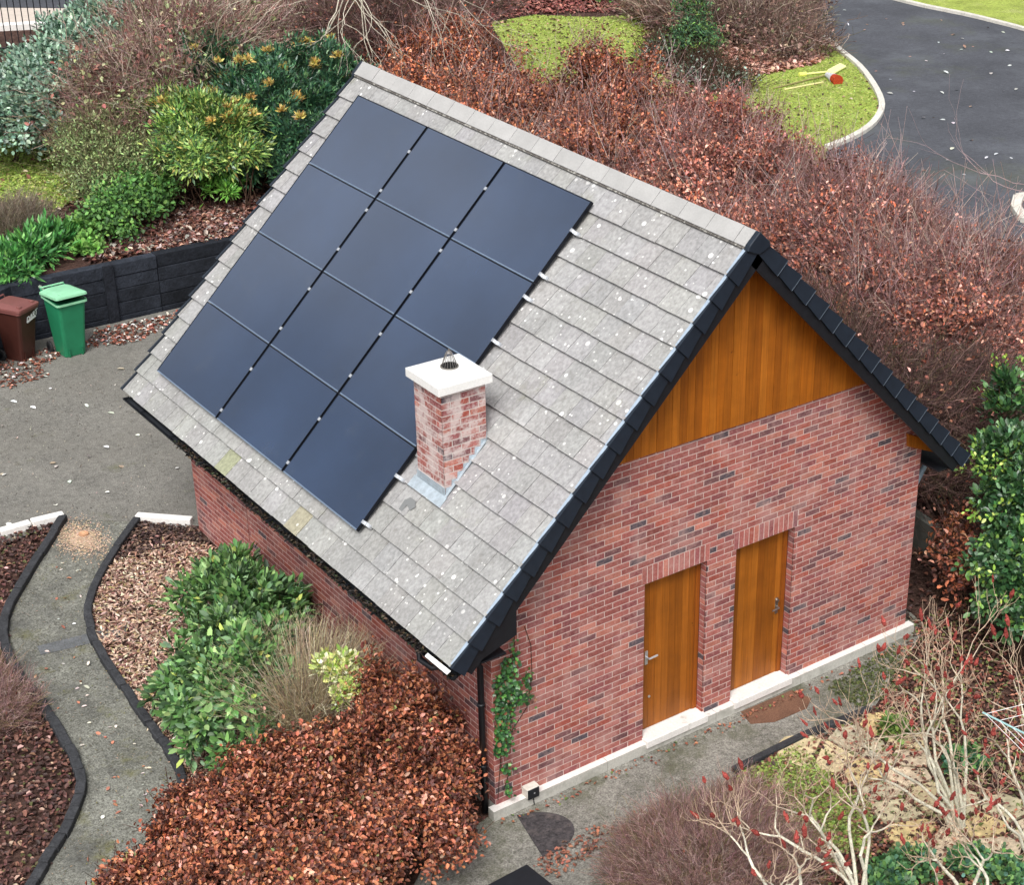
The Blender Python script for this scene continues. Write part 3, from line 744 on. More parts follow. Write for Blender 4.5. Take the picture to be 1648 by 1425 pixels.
mb = MB(); mb.prism([(-.735, YF-.004, 2.19), (-.735, YF+.42, 2.185), (-.700, YF+.42, 2.21), (-.69, YF-.004, 2.215)], (0, 0, .006)); mb.build('white_sealing_strip', M['white'], g1)
mb = MB()
mb.tube([(-.66, .35, 2.12), (-.66, .32, 2.0), (-.60, .2, 1.93), (-.16, .10, 1.90), (-.085, .085, 1.80), (-.085, .085, -.1)], .036, 10)
for z in (.5, 1.3): mb.tube([(-.085, .085, z), (-.085, .085, z+.04)], .044, 10)
mb.build('downpipe', M['black'], B, smooth=True)
mb = MB(); mb.tube([(W+.49, .3, 2.31), (W+.44, .25, 2.2), (W+.12, .15, 1.95), (W+.06, .12, 1.85), (W+.06, .12, -.1)], .036, 10)
mb.build('downpipe', mat('grey_pipe', S(140, 156, 168), rough=.35), B, smooth=True)

# chimney
CX0, CX1, CY0, CY1, CZT = .29, .83, 1.285, 1.83, 4.385
mb = MB()
for fn, u0, u1, ph in ((lambda u, v, w_: (CX0-w_, u, v), CY0, CY1, 0), (lambda u, v, w_: (u, CY0-w_, v), CX0, CX1, 1), (lambda u, v, w_: (CX1+w_, u, v), CY0, CY1, 0), (lambda u, v, w_: (u, CY1+w_, v), CX0, CX1, 1)):
    brick_field(mb, u0, u1, 3.0, CZT, fn, bl=.2267, phase=ph)
mb.box(CX0, CX1, CY0, CY1, 2.9, CZT+.005, 1)
ch = mb.build('chimney', [M['brick_chimney'], mat('pale_mortar', S(205, 196, 190), rough=.95, noise=(25, .15, 4))], B)
mb = MB(); o = .062
a = [(CX0-o, CY0-o), (CX1+o, CY0-o), (CX1+o, CY1+o), (CX0-o, CY1+o)]
mb.hexa([(*p, CZT+.006) for p in a]+[(*p, CZT+.105) for p in a])
b_ = [(CX0-o+.012, CY0-o+.012), (CX1+o-.012, CY0-o+.012), (CX1+o-.012, CY1+o-.012), (CX0-o+.012, CY1+o-.012)]
c_ = [(CX0+.06, CY0+.06), (CX1-.06, CY0+.06), (CX1-.06, CY1-.06), (CX0+.06, CY1-.06)]
mb.hexa([(*p, CZT+.106) for p in b_]+[(*p, CZT+.135) for p in c_])
d_ = [(CX0+.075, CY0+.075), (CX1-.075, CY0+.075), (CX1-.075, CY1-.075), (CX0+.075, CY1-.075)]; e_ = [(CX0+.13, CY0+.13), (CX1-.13, CY0+.13), (CX1-.13, CY1-.13), (CX0+.13, CY1-.13)]
mb.hexa([(*p, CZT+.136) for p in d_]+[(*p, CZT+.152) for p in e_])
mb.build('chimney_cap', mat('cap_stone', S(230, 229, 225), rough=.85, noise=[(40, .07, 4), (6, .05, 3)], extra=[('n', 14, .6, .7, S(215, 212, 205), .6)]), ch, bevel=.006)
fx, fy, fz = (CX0+CX1)/2+.01, (CY0+CY1)/2+.0, CZT+.153
mb = MB(); mb.tube([(fx, fy, fz-.04), (fx, fy, fz+.012)], .098, 28); mb.tube([(fx, fy, fz+.0121), (fx, fy, fz+.013)], .088, 28, 1)
mb.build('flue', [mat('flue_rim', S(120, 116, 110), rough=.9), mat('flue_mouth', (.004, .004, .004), rough=1)], ch)  # flat near-black disc closes the flue mouth
mb = MB()
for i in range(16):
    an = 2*math.pi*i/16; mb.tube([(fx+.082*math.cos(an), fy+.082*math.sin(an), fz+.01), (fx+.068*math.cos(an), fy+.068*math.sin(an), fz+.06), (fx+.03*math.cos(an), fy+.03*math.sin(an), fz+.165)], .0028, 5)
mb.tube([(fx, fy, fz+.155), (fx, fy, fz+.175)], [.034, .026], 12); mb.tube([(fx, fy, fz+.175), (fx, fy, fz+.205)], .008, 6)
mb.build('bird_guard', M['steel'], ch)
mb = MB()     # lead flashing: apron, stepped sides
sA = (W/2-CX0)/EX
rhex(mb, CY0-.06, CY1+.06, sA-.03, sA+.10, .046, .052, .052, .058)
mb.box(CX0-.012, CX0-.004, CY0-.012, CY1+.012, ZR-sA*EZ-.05, ZR-sA*EZ+.15)
for yy, sg in ((CY0, -1), (CY1, 1)):
    xx = CX0; st = .075*EX/EZ
    while xx < CX1:
        zb_ = ZR-(W/2-xx)*EZ/EX; x2 = min(xx+st, CX1)
        z2 = ZR-(W/2-x2)*EZ/EX
        y0, y1 = sorted((yy+sg*.0055, yy+sg*.012)); mb.prism([(xx, y0, zb_), (x2, y0, z2), (x2, y0, z2+.07), (xx+.01, y0, zb_+.15)], (0, y1-y0, 0)); xx = x2
    y0, y1 = sorted((yy+sg*.012, yy+sg*.045)); rhex(mb, y0, y1, (W/2-CX1)/EX, sA+.02, .046, .052, .046, .052)
mb.build('flashing', M['lead'], ch)
mb = MB(); pts = [RP(1.72, 4.22, .053), RP(1.62, 4.22, .053), RP(1.56, 4.27, .053), RP(1.60, 4.34, .053), RP(1.70, 4.31, .053), RP(1.70, 4.40, .053), RP(1.77, 4.42, .053), RP(1.78, 4.28, .053)]
mb.poly(pts); mb.build('sealant_patch', mat('sealant', S(120, 122, 122), rough=.8), ch)

# wall light/socket box
sb = MB(); sb.box(.35, .50, -.12, -.012, -.03, .10, 0); o = sb.build('outdoor_socket', M['black'], bevel=.012); tag(o, 'small black outdoor socket box fixed low on the gable wall near the left corner', 'socket box')
mb = MB(); mb.box(.345, .505, -.115, -.008, .101, .112); mb.box(.338, .348, -.115, -.008, -.01, .11); mb.build('hood', M['kerb'], o, bevel=.003)
mb = MB(); mb.tube([(.43, -.122, .045), (.43, -.126, .045)], .010, 8); mb.build('badge', M['alu'], o)
mb = MB(); mb.tube([(.42, -.03, -.03), (.43, -.095, -.02), (.44, -.1, -.15)], .006, 6); mb.build('cable', M['rubber'], o)

# ================================================================= SOLAR ARRAY
PY0, PW_, PS0, PH_ = 7.3095, 1.7497, .3885, 1.1184
rows = ['top', 'second', 'third', 'bottom']; colsn = ['farthest from the timber gable', 'in the middle column', 'nearest the timber gable']
for j in range(4):
    for i in range(3):
        y1 = PY0-i*PW_-(.012 if i else 0); y0 = PY0-(i+1)*PW_+(.012 if i < 2 else 0); s0 = PS0+j*PH_+.003; s1 = PS0+(j+1)*PH_-.003
        lab = 'black solar panel in the %s row of the array, %s' % (rows[j], colsn[i])
        if j == 3 and i == 2: lab = 'black solar panel in the bottom row, just downhill and left of the brick chimney'
        r = empty('solar_panel', RP((y0+y1)/2, (s0+s1)/2, .08), lab, 'solar panel', 'solar panels on the roof')
        g = MB(); rhex(g, y0+.013, y1-.013, s0+.013, s1-.016, .085, .119, .085, .119); g.build('glass', M['glass_pv'], r)
        f = MB(); rhex(f, y0, y0+.0125, s0, s1, .082, .122, .082, .122); rhex(f, y1-.0125, y1, s0, s1, .082, .122, .082, .122); rhex(f, y0+.0126, y1-.0126, s0, s0+.0125, .082, .122, .082, .122)
        rhex(f, y0+.0126, y1-.0126, s1-.0155, s1, .082, .122, .082, .122, mi=1)  # lower bar coloured pale to stand in for sky reflected off its edge
        f.build('frame', [M['frame_dark'], M['frame_sky_glint']], r)
RS = [.785, 1.387, 1.69, 2.29, 2.90, 3.50, 4.12, 4.74]
ordn = ['first', 'second', 'third', 'fourth', 'fifth', 'sixth', 'seventh', 'eighth']
for k, s in enumerate(RS):
    r = empty('mounting_rail', RP(4.6, s, .06), 'aluminium mounting rail under the solar panels, %s down from the ridge' % ordn[k], 'mounting rail', 'rails under the solar array')
    mb = MB(); rhex(mb, 1.955, PY0-.05, s-.02, s+.02, .046, .080, .046, .080); mb.build('rail', M['alu'], r)
    for yy in (PY0-PW_, PY0-2*PW_):
        mb = MB(); rhex(mb, yy-.022, yy+.022, s-.02, s+.02, .118, .128, .118, .128); mb.build('clamp', M['alu'], r)
    mb = MB(); yy = PY0-3*PW_; rhex(mb, yy-.022, yy+.012, s-.02, s+.02, .083, .128, .083, .128); mb.build('clamp', M['alu'], r)

# ================================================================= SMALL OBJECTS
def wheelie(loc, yaw, H, w_, dp, col, lidcol, label, lidtilt=0., text=False):
    r = empty('wheelie_bin', loc, label, 'wheelie bin', 'wheelie bins by the retaining wall')
    ca, sa = math.cos(yaw), math.sin(yaw); lx, ly, lz = loc
    T = lambda x, y, z: (lx+ca*x-sa*y, ly+sa*x+ca*y, lz+z)      # local: x width, y depth (front = -y)
    h = H*.90
    prof = [(0.02, .36, .40, .0), (.10, .37, .42, .0), (h*.55, .42, .52, -.01), (h-.05, .47, .60, -.03), (h, .475, .61, -.035)]
    def ring(z, a, b, off, cr=.045):
        a = a*w_/.5; b = b*dp/.62
        pts = []
        for (sx, sy) in ((1, -1), (1, 1), (-1, 1), (-1, -1)):
            for t in (0, .5, 1):
                an = {(1, -1): -90, (1, 1): 0, (-1, 1): 90, (-1, -1): 180}[(sx, sy)]+t*90
                pts.append((sx*(a/2-cr)+cr*math.cos(R(an)), sy*(b/2-cr)+cr*math.sin(R(an))+off, z))
        return pts
    mb = MB(); rings = [ring(*p) for p in prof]
    for a, b in zip(rings[:-1], rings[1:]):
        for i in range(12):
            j = (i+1) % 12; mb.poly([T(*a[i]), T(*a[j]), T(*b[j]), T(*b[i])], 0, col)
    mb.poly([T(*p) for p in rings[0]][::-1], 0, col); mb.poly([T(*p) for p in rings[-1]], 0, tuple(c*.3 for c in col))
    rim = [ring(h-.035, .53, .66, -.035), ring(h+.005, .53, .66, -.035)]
    for i in range(12):
        j = (i+1) % 12; mb.poly([T(*rim[0][i]), T(*rim[0][j]), T(*rim[1][j]), T(*rim[1][i])], 0, lidcol)
    mb.poly([T(*p) for p in rim[0]][::-1], 0, lidcol)
    # ribs at the foot of the front panel
    for x in (-.11, .11):
        mb.hexa([T(x*w_/.5-.012, -.23*dp/.62, .01), T(x*w_/.5+.012, -.23*dp/.62, .01), T(x*w_/.5+.012, -.19*dp/.62, .01), T(x*w_/.5-.012, -.19*dp/.62, .01), T(x*w_/.5-.012, -.235*dp/.62, .16), T(x*w_/.5+.012, -.235*dp/.62, .16), T(x*w_/.5+.012, -.2*dp/.62, .16), T(x*w_/.5-.012, -.2*dp/.62, .16)], 0, tuple(c*.8 for c in col))
    mb.build('body', M['plastic'], r)
    # lid, tilted about the back edge
    yb_ = .31*dp/.62+.0; tl = lidtilt
    def LT(x, y, z):
        y_, z_ = y-yb_, z; y2 = yb_+y_*math.cos(tl)+z_*math.sin(tl); z2 = h+.012-y_*math.sin(tl)+z_*math.cos(tl); return T(x, y2, z2)
    mb = MB(); secs = [(0, .55, .70, -.035), (.035, .54, .69, -.035), (.06, .46, .58, -.02), (.085, .34, .40, .03)]
    rr = [ring(*s_) for s_ in secs]
    for a, b in zip(rr[:-1], rr[1:]):
        for i in range(12):
            j = (i+1) % 12; mb.poly([LT(*a[i]), LT(*a[j]), LT(*b[j]), LT(*b[i])], 0, lidcol)
    mb.poly([LT(*p) for p in rr[-1]], 0, lidcol); mb.poly([LT(*p) for p in rr[0]][::-1], 0, lidcol)
    for x in (-.15, .15): mb.hexa([LT(x-.04, -.30, .03), LT(x+.04, -.30, .03), LT(x+.03, -.22, .03), LT(x-.03, -.22, .03), LT(x-.035, -.29, .075), LT(x+.035, -.29, .075), LT(x+.025, -.22, .085), LT(x-.025, -.22, .085)], 0, lidcol)
    mb.build('lid', M['plastic'], r, bevel=.006)
    mb = MB(); zb_ = h+.05
    mb.tube([T(-.20*w_/.5, yb_+.07, zb_+.03), T(.20*w_/.5, yb_+.07, zb_+.03)], .016, 8, 0, lidcol)
    for x in (-.2, -.0, .2): mb.tube([T(x*w_/.5, yb_+.07, zb_+.03), T(x*w_/.5, yb_-.0, h-.02)], .013, 6, 0, col)
    mb.build('handle', M['plastic'], r)
    for x in (-1, 1):
        mb = MB(); xx = x*.25*w_/.5; mb.tube([T(xx-.022, .22*dp/.62, .1), T(xx+.022, .22*dp/.62, .1)], .10, 18); o = mb.build('wheel', M['rubber'], r, bevel=.012)
        mb = MB(); mb.tube([T(xx-.026, .22*dp/.62, .1), T(xx+.026, .22*dp/.62, .1)], .045, 12); mb.build('hub', M['frame_dark'], o)
    if text:
        cu = bpy.data.curves.new('lettering', 'FONT'); cu.body = 'DART'; cu.size = .115; cu.extrude = .001; cu.offset = .003; cu.align_x = 'CENTER'; cu.shear = .3
        to = bpy.data.objects.new('tmp', cu); COL.objects.link(to); dg = bpy.context.evaluated_depsgraph_get(); dg.update()
        me = bpy.data.meshes.new_from_object(to.evaluated_get(dg)); bpy.data.objects.remove(to)
        p = []
        for v in me.vertices:
            q = T(.07+v.co.x*.9, -.335*dp/.62+.0-v.co.z, h*.80+v.co.y+v.co.x*.25); v.co = Vector(q)
        me.materials.clear(); me.materials.append(M['white']); o = link_mesh('lettering', me, r)
        mb = MB(); mb.hexa([T(-.04, -.33*dp/.62, h*.745), T(.17, -.33*dp/.62, h*.79), T(.17, -.31*dp/.62, h*.79), T(-.04, -.31*dp/.62, h*.745), T(-.04, -.333*dp/.62, h*.77), T(.17, -.333*dp/.62, h*.815), T(.17, -.31*dp/.62, h*.815), T(-.04, -.31*dp/.62, h*.77)])
        mb.build('lettering', M['white'], r)
wheelie((.86, 14.30, .10), R(4), 1.12, .50, .62, S(38, 126, 88), S(140, 200, 160), 'green wheelie bin with pale green lid slightly ajar, right of the brown bin', R(7))
wheelie((.12, 14.56, .10), R(30), 1.02, .47, .54, S(70, 38, 32), S(120, 74, 70), 'dark brown wheelie bin with white lettering, left of the green bin', 0, True)
wheelie((-.66, 14.28, .10), R(20), 1.02, .46, .54, S(32, 34, 38), S(44, 46, 50), 'black wheelie bin cut off at the left edge, beside the brown bin')

# door mats
def mat_half():
    c = np.array([.40, -.30]); mb = MB()
    a, b = np.array([.18, -.14]), np.array([.02, -.88]); z = -.145
    d = b-a; ln = np.linalg.norm(d); d = d/ln; nn = np.array([-d[1], d[0]]);
    if nn[0] < 0: nn = -nn
    mid = (a+b)/2; pts = [mid+d*(ln/2)*math.cos(t)*-1+nn*.50*math.sin(t) for t in np.linspace(0, math.pi, 24)]
    pts = pts[::-1] if np.cross(pts[5]-pts[0], pts[10]-pts[0]) < 0 else pts
    mb.prism([(*p, z) for p in pts], (0, 0, .012))
    for i in range(7):
        for j in range(6):
            q = mid+d*(-.30+i*.1)*1.0+nn*(.06+j*.075)
            if (((q-mid)@d)/(ln/2-.05))**2+(((q-mid)@nn)/.45)**2 < .95:
                mb.tube([(*q, z+.012), (*q, z+.02)], .03, 8)
    o = mb.build('door_mat', mat('worn_rubber', S(66, 62, 64), rough=.95, noise=[(14, .5, 5), (40, .3, 3)], extra=[('n', 7, .52, .66, S(104, 94, 90), .6)])); tag(o, 'black half-round rubber mat on the path near the left brick corner', 'door mat')
mat_half()
mb = MB(); pts = [(3.42, -.10), (4.22, -.12), (4.30, -.40), (4.12, -.52), (3.62, -.50), (3.36, -.36)]
mb.prism([(*p, -.146) for p in pts], (0, 0, .014)); tag(mb.build('door_mat', M['coir'], bevel=.004), 'worn brown coir mat on the path below the right-hand door', 'door mat')
# black box corner at the bottom edge
mb = MB(); zt_ = .75; p0 = AT(847, 1394, zt_); p1 = AT(760, 1440, zt_); p2 = AT(905, 1440, zt_)
e1 = (p1-p0)[:2]; e1 = e1/np.linalg.norm(e1); e2 = (p2-p0)[:2]; e2 = e2/np.linalg.norm(e2)
c4 = [p0[:2], p0[:2]+e1*.8, p0[:2]+e1*.8+e2*.7, p0[:2]+e2*.7]
if np.cross(c4[1]-c4[0], c4[2]-c4[0]) < 0: c4 = c4[::-1]
bx = empty('storage_box', (*(sum(c4)/4), -.15), 'flat black lid corner of a storage box at the bottom edge of the frame', 'storage box')
mb.hexa([(*(sum(c4)/4+(p-sum(c4)/4)*1.05), zt_-.05) for p in c4]+[(*(sum(c4)/4+(p-sum(c4)/4)*1.05), zt_) for p in c4]); mb.build('lid', M['black'], bx, bevel=.01)
mb = MB(); mb.hexa([(*p, -.14) for p in c4]+[(*p, zt_-.051) for p in c4]); mb.build('body', M['rubber'], bx)
# stump and sawdust on the left path
p = G(135, 862)
mb = MB(); mb.tube([p+(0, 0, -.05), p+(0, 0, .035)], .065, 14, 0, S(198, 150, 114)); st_ = mb.build('tree_stump', M['flag'], smooth=False); tag(st_, 'small freshly cut orange stump in sawdust at the head of the curved path', 'stump')
n = 3800; a = rng.random(n)*6.28; rr = np.abs(rng.normal(0, .22, n)); P = np.stack([p[0]-.08+rr*np.cos(a)*.8, p[1]-.08+rr*np.sin(a)*1.5, np.full(n, 0.)], 1); P[:, 2] = gh(P[:, 0], P[:, 1])+.012+.004*rng.random(n)
o = leaves('sawdust', P, rand_dirs(n)*np.array([1, 1, .1]), np.tile([0, 0, 1.], (n, 1)), .012+.014*rng.random(n), jit(pick([(S(208, 182, 156), 3), (S(180, 152, 128), 2)], n), .1), 'round'); tag(o, 'pale orange sawdust scattered around the cut stump', 'sawdust', kind='stuff')

# crazy paving
def paving():
    reg = [tuple(G(*p)[:2]) for p in [(1288, 1210), (1400, 1152), (1432, 1166), (1475, 1225), (1520, 1290), (1660, 1310), (1700, 1400), (1500, 1385), (1430, 1320), (1365, 1262)]]
    A = np.array(reg); lo, hi = A.min(0), A.max(0); seeds = []; g = random.Random(4)
    while len(seeds) < 30:
        q = lo+np.array([g.random(), g.random()])*(hi-lo)
        if inside(np.array([q]), reg)[0] and all(np.hypot(*(q-t)) > .30 for t in seeds): seeds.append(q)
        elif g.random() < .002: break
    seeds.sort(key=lambda q: (CC[0]-q[0])**2+(CC[1]-q[1])**2)
    for i, q in enumerate(seeds):
        poly = [(q[0]+.33*math.cos(a), q[1]+.33*math.sin(a)) for a in np.linspace(0, 6.283, 9)[:-1]]
        for j, t in enumerate(seeds):
            if i != j:
                d = t-q; L_ = np.hypot(*d); n_ = d/L_; poly = clip(poly, n_[0], n_[1], float(n_@((q+t)/2))-.018)
                if len(poly) < 3: break
        if len(poly) < 3: continue
        z = float(gh(*q)); mb = MB(); ti = g.randrange(5); tname = ['buff', 'greyish', 'pale pinkish', 'ochre', 'grey'][ti]; tone = np.array([S(206, 190, 150), S(190, 180, 148), S(212, 194, 166), S(204, 182, 132), S(186, 178, 152)][ti])*g.uniform(.92, 1.04)
        P = np.array(poly); cen = P.mean(0); P = np.array([c+(cen-c)*g.uniform(0, .07) for c in P])
        mb.prism([(*c, z-.02) for c in P], (0, 0, .050+.003*g.random()), 0, tuple(tone))
        x_, y_ = [float(v) for v in ((CC[:2]*0+q))]; d_ = np.array([x_, y_, z])-CC; ux = CP['px']+CP['f']*(d_@CR)/(d_@CF); uy = CP['py']-CP['f']*(d_@CU)/(d_@CF)
        where = ('beside the straight timber edging' if uy < 1205 else 'in the upper paving' if uy < 1250 else 'in mid paving' if uy < 1300 else 'in the lower paving' if uy < 1360 else 'at the bottom edge')
        side = ('leftmost part' if ux < 1360 else 'left part' if ux < 1430 else 'centre' if ux < 1500 else 'right of centre' if ux < 1580 else 'far right')
        size = ar_name(poly)
        o = mb.build('paving_stone', M['flag'], bevel=.003); tag(o, '%s %s paving slab %s, %s' % (tname, size, where, side), 'paving stone', 'buff crazy-paving slabs beside the front path')
def ar_name(poly):
    a = .5*abs(sum(poly[i][0]*poly[(i+1) % len(poly)][1]-poly[(i+1) % len(poly)][0]*poly[i][1] for i in range(len(poly)))); n = len(poly)
    return ('large' if a > .16 else 'medium' if a > .11 else 'small')+(' four-sided' if n <= 4 else ' five-sided' if n == 5 else ' six-sided' if n == 6 else ' many-sided')
paving()

# tools on the far lawn
def gtool():
    z = .03
    r = empty('shovel', G(1330, 116), 'yellow plastic snow shovel lying on the lawn tip by the kerb', 'shovel')
    a, b = G(1287, 120, .05), G(1335, 115, .06); c, d = G(1360, 107, .05), G(1346, 119, .04)
    mb = MB(); mb.tube([a, b], .028, 8, 0, S(235, 235, 150)); mb.build('shaft', M['plastic'], r)
    mb = MB(); mb.tube([a+(a-b)*.02, a+(b-a)*.2], .06, 8, 0, S(238, 240, 120)); mb.build('grip', M['plastic'], r)
    q = [G(1331, 115, .03), G(1340, 121, .03), G(1362, 109, .03), G(1352, 104, .03)]
    mb = MB(); mb.hexa([tuple(x) for x in q]+[(x[0], x[1], x[2]+.06) for x in q], 0, S(248, 250, 170)); mb.build('blade', M['plastic'], r, bevel=.02)
    r = empty('broom', G(1320, 125), 'broom with long thin handle and grey and red head lying on the lawn', 'broom')
    mb = MB(); mb.tube([G(1245, 142, .04), G(1332, 120, .06)], .02, 6, 0, S(150, 140, 90)); mb.build('shaft', M['plastic'], r)
    mb = MB(); mb.tube([G(1331, 120, .08), G(1342, 126, .1)], [.07, .13], 10, 0, S(205, 205, 212)); mb.build('head', M['plastic'], r)
    mb = MB(); mb.tube([G(1342, 126, .1), G(1349, 130, .1)], [.12, .15], 10, 0, S(178, 72, 44)); mb.build('bristles', M['fuzzy'], r)
    mb = MB(); mb.tube([G(1262, 144, .03), G(1325, 132, .03)], .024, 6, 0, S(222, 214, 150)); o = mb.build('pole', M['plastic']); tag(o, 'pale wooden pole lying on the lawn below the broom', 'pole')
gtool()

# railings, top left
def railing():
    a, b = np.array([3.2, 30.9]), np.array([8.6, 29.6]); z = float(gh(5, 30)); d = (b-a)/np.linalg.norm(b-a); Lr = np.linalg.norm(b-a)
    r = empty('iron_railing', (*((a+b)/2), z), 'black iron railing with thin upright bars in the top left corner', 'railing')
    k = int(Lr/.15)
    for i in range(k+1):
        p = a+(b-a)*i/k; mb = MB(); mb.tube([(*p, z), (*p, z+2.1)], .013, 5); mb.tube([(*p, z+2.1), (*p, z+2.2)], [.022, .002], 5); mb.build('bar', M['black'], r)
    for zz in (.12, 1.95):
        mb = MB(); mb.box(0, 1, 0, 1, 0, 1); mb = MB(); nn = np.array([-d[1], d[0]])*.02
        c4 = [a-nn, b-nn, b+nn, a+nn]; mb.hexa([(*q, z+zz) for q in c4]+[(*q, z+zz+.035) for q in c4]); mb.build('rail', M['black'], r)
railing()
ribbon([G(-60, 51), G(78, 43)], .28, .14, M['white_stone'], 'kerb', 'white kerb line beyond the black railing in the top left corner', 'kerb', 1.8)

# rotary airer, right edge
def airer():
    c = np.array([4.45, -5.0]); g = -.15; tip0 = np.array([3.60, -3.62])
    r = empty('rotary_airer', (*c, g), 'rotary clothes airer with white lines and coloured pegs at the right edge', 'clothes airer')
    mb = MB(); mb.tube([(*c, g), (*c, 1.75)], .024, 10); mb.build('pole', M['alu'], r)
    rad = np.linalg.norm(tip0-c); a0 = math.atan2(tip0[1]-c[1], tip0[0]-c[0])
    A = lambda k, t: np.array([c[0]+rad*t*math.cos(a0+k*math.pi/2), c[1]+rad*t*math.sin(a0+k*math.pi/2), 1.25+.52*t])
    for k in range(4):
        mb = MB(); mb.tube([A(k, .02), A(k, 1)], .011, 6, 0, S(150, 190, 190)); mb.build('arm', M['plastic'], r)
    mb = MB()
    for t in np.linspace(.35, .98, 8):
        for k in range(4):
            p, q = A(k, t), A((k+1) % 4, t); mid = (p+q)/2-np.array([0, 0, .03]); mb.tube([p, mid, q], .0035, 4, cap=False)
    mb.build('line', M['white'], r)
    for pi_, (k, t, f, cc) in enumerate(((0, .98, .35, (235, 238, 245)), (0, .98, .40, (40, 90, 200)), (0, .89, .5, (190, 235, 150)), (0, .8, .62, (110, 220, 130)), (0, .98, .62, (70, 140, 225)), (3, .98, .4, (240, 240, 230)), (3, .98, .55, (60, 120, 220)), (3, .89, .5, (190, 235, 120)), (3, .8, .6, (120, 220, 140)))):
        p = A(k, t)*(1-f)+A((k+1) % 4, t)*f; mb = MB(); mb.box(p[0]-.012, p[0]+.012, p[1]-.012, p[1]+.012, p[2]-.075, p[2]+.035, 0, S(*cc))
        o = mb.build('clothes_peg', M['plastic']); tag(o, ['white peg on the outermost airer line nearest the arm tip', 'dark blue peg close beside the white peg on the outer line', 'lime green peg on the second airer line', 'mint green peg on the third airer line', 'light blue peg far along the outermost airer line', 'cream peg on the outer line of the other airer side', 'blue peg next to the cream peg on the other airer side', 'yellow green peg on the inner line of the other side', 'pale green peg on the innermost line of the other side'][pi_], 'clothes peg', 'pegs on the airer lines')
airer()
# ================================================================= PLANTS
GB = lambda c: float(gh(c[0], c[1]))
COP = [(S(160, 94, 68), 5), (S(184, 116, 86), 4), (S(122, 70, 58), 5), (S(204, 150, 128), 2.4), (S(88, 56, 50), 4), (S(178, 114, 74), 2)]
COPD = [(S(168, 106, 88), 5), (S(190, 128, 108), 4), (S(138, 86, 76), 4), (S(214, 164, 146), 2.6), (S(104, 64, 60), 2), (S(190, 106, 76), 2)]
def bush(name, label, cat, centres, n, size, pal, tpl='oval', cr=.12, ncl=300, stemcol=S(80, 62, 50), stems=25, stem_r=.012, m=None, group=None, shell=.5, extra=0, elen=.25, twn=0, twL=.4, twr=.004, twpal=None, **kw):
    """centres: list of (centre(3), radii(3)) lobes"""
    base = np.array(centres[0][0], float); bz = GB(base); root = empty(name, (base[0], base[1], bz), label, cat, group)
    vol = np.array([c[1][0]*c[1][1]*c[1][2] for c in centres])**(2/3); vol = vol/vol.sum()
    cl = np.vstack([clumps_ell(c[0], c[1], max(4, int(ncl*v)), shell) for c, v in zip(centres, vol)])
    cl = cl[cl[:, 2] > gh(cl[:, 0], cl[:, 1])+.03]
    cen = np.mean([c[0] for c in centres], axis=0); cen = cen*np.array([1, 1, 1])-np.array([0, 0, .2])
    if n: foliage(cl, cr, n, size, pal, cen, tpl, m=m, parent=root, **kw)
    for c in centres:
        pass
    lobes = [(np.array([c[0][0], c[0][1], bz])) for c in centres]
    segs_root = lobes[0] if len(lobes) == 1 else None
    k = max(3, stems//len(centres))
    for c, b in zip(centres, lobes):
        sub = cl[np.linalg.norm((cl-np.array(c[0]))/np.array(c[1]), axis=1) < 1.4]
        if len(sub) > 3: fan_stems((b[0], b[1], GB(b)), sub, k, stem_r, stem_r*.4, stemcol, root, 'stems', extra=extra//len(centres), elen=elen, erad=cr)
    if twn: twig_cloud(cl, cr, twn, twL, twr, twpal or [(stemcol, 1)], cen, root, 'twigs')
    return root
def lobe(px, py, z, rx, ry, rz): c = AT(px, py, z); return ((c[0], c[1], z), (rx, ry, rz))
def lb(x, y, z, rx, ry, rz): return ((x, y, z), (rx, ry, rz))

# front-left green viburnum
bush('evergreen_shrub', 'broad green shrub with long glossy leaves against the left brick wall', 'shrub',
     [lb(-1.2, 3.55, .50, .80, .85, .68), lb(-.80, 4.7, .50, .62, .72, .60), lb(-1.9, 2.6, .40, .58, .8, .60), lb(-1.75, 3.4, .38, .5, .6, .5), lb(-.45, 4.3, .45, .4, .6, .5), lb(-.75, 4.1, .75, .5, .7, .55), lb(-1.5, 3.0, .7, .5, .6, .5), lobe(375, 935, .6, .4, .45, .40)], 19000, .115,
     [(S(108, 150, 84), 5), (S(86, 124, 68), 6), (S(140, 172, 110), 3.5), (S(58, 88, 52), 5), (S(118, 148, 110), 3), (S(172, 186, 100), .5)], 'ellip2', cr=.11, ncl=560, rosette=True, stems=30, stemcol=S(96, 62, 48), clumpvar=.28)
# dry grassy clump and variegated shrub
def tuft(name, label, cat, c, n, L, spread, lean, r, pal):
    root = empty(name, (c[0], c[1], GB(c)), label, cat); z0 = GB(c)
    a = rng.random(n)*6.283; rr = np.sqrt(rng.random(n)); p = np.stack([c[0]+rr*spread*.5*np.cos(a), c[1]+rr*spread*.5*np.sin(a), np.full(n, z0)], 1)
    d = unit(np.stack([np.cos(a)*rr*lean+rng.normal(0, .12, n), np.sin(a)*rr*lean+rng.normal(0, .12, n), np.ones(n)], 1)); C = jit(pick(pal, n), .15); ss = []; ll = L*(.55+.6*rng.random((n, 1))); q = p; rr_ = r
    for j in range(3):
        t = q+d*ll/3; ss.append(np.hstack([q, t, np.full((n, 1), rr_), np.full((n, 1), rr_*.75), C])); q = t; rr_ *= .75; d = unit(d+np.stack([np.cos(a), np.sin(a), -.5*np.ones(n)], 1)*.12+rng.normal(0, .14, (n, 3)))
        e = t+unit(d+rng.normal(0, .5, (n, 3)))*ll*.14; ss.append(np.hstack([t, e, np.full((n, 1), rr_*.7), np.full((n, 1), rr_*.4), C]))
    twigs('stems', np.vstack(ss), root); return root
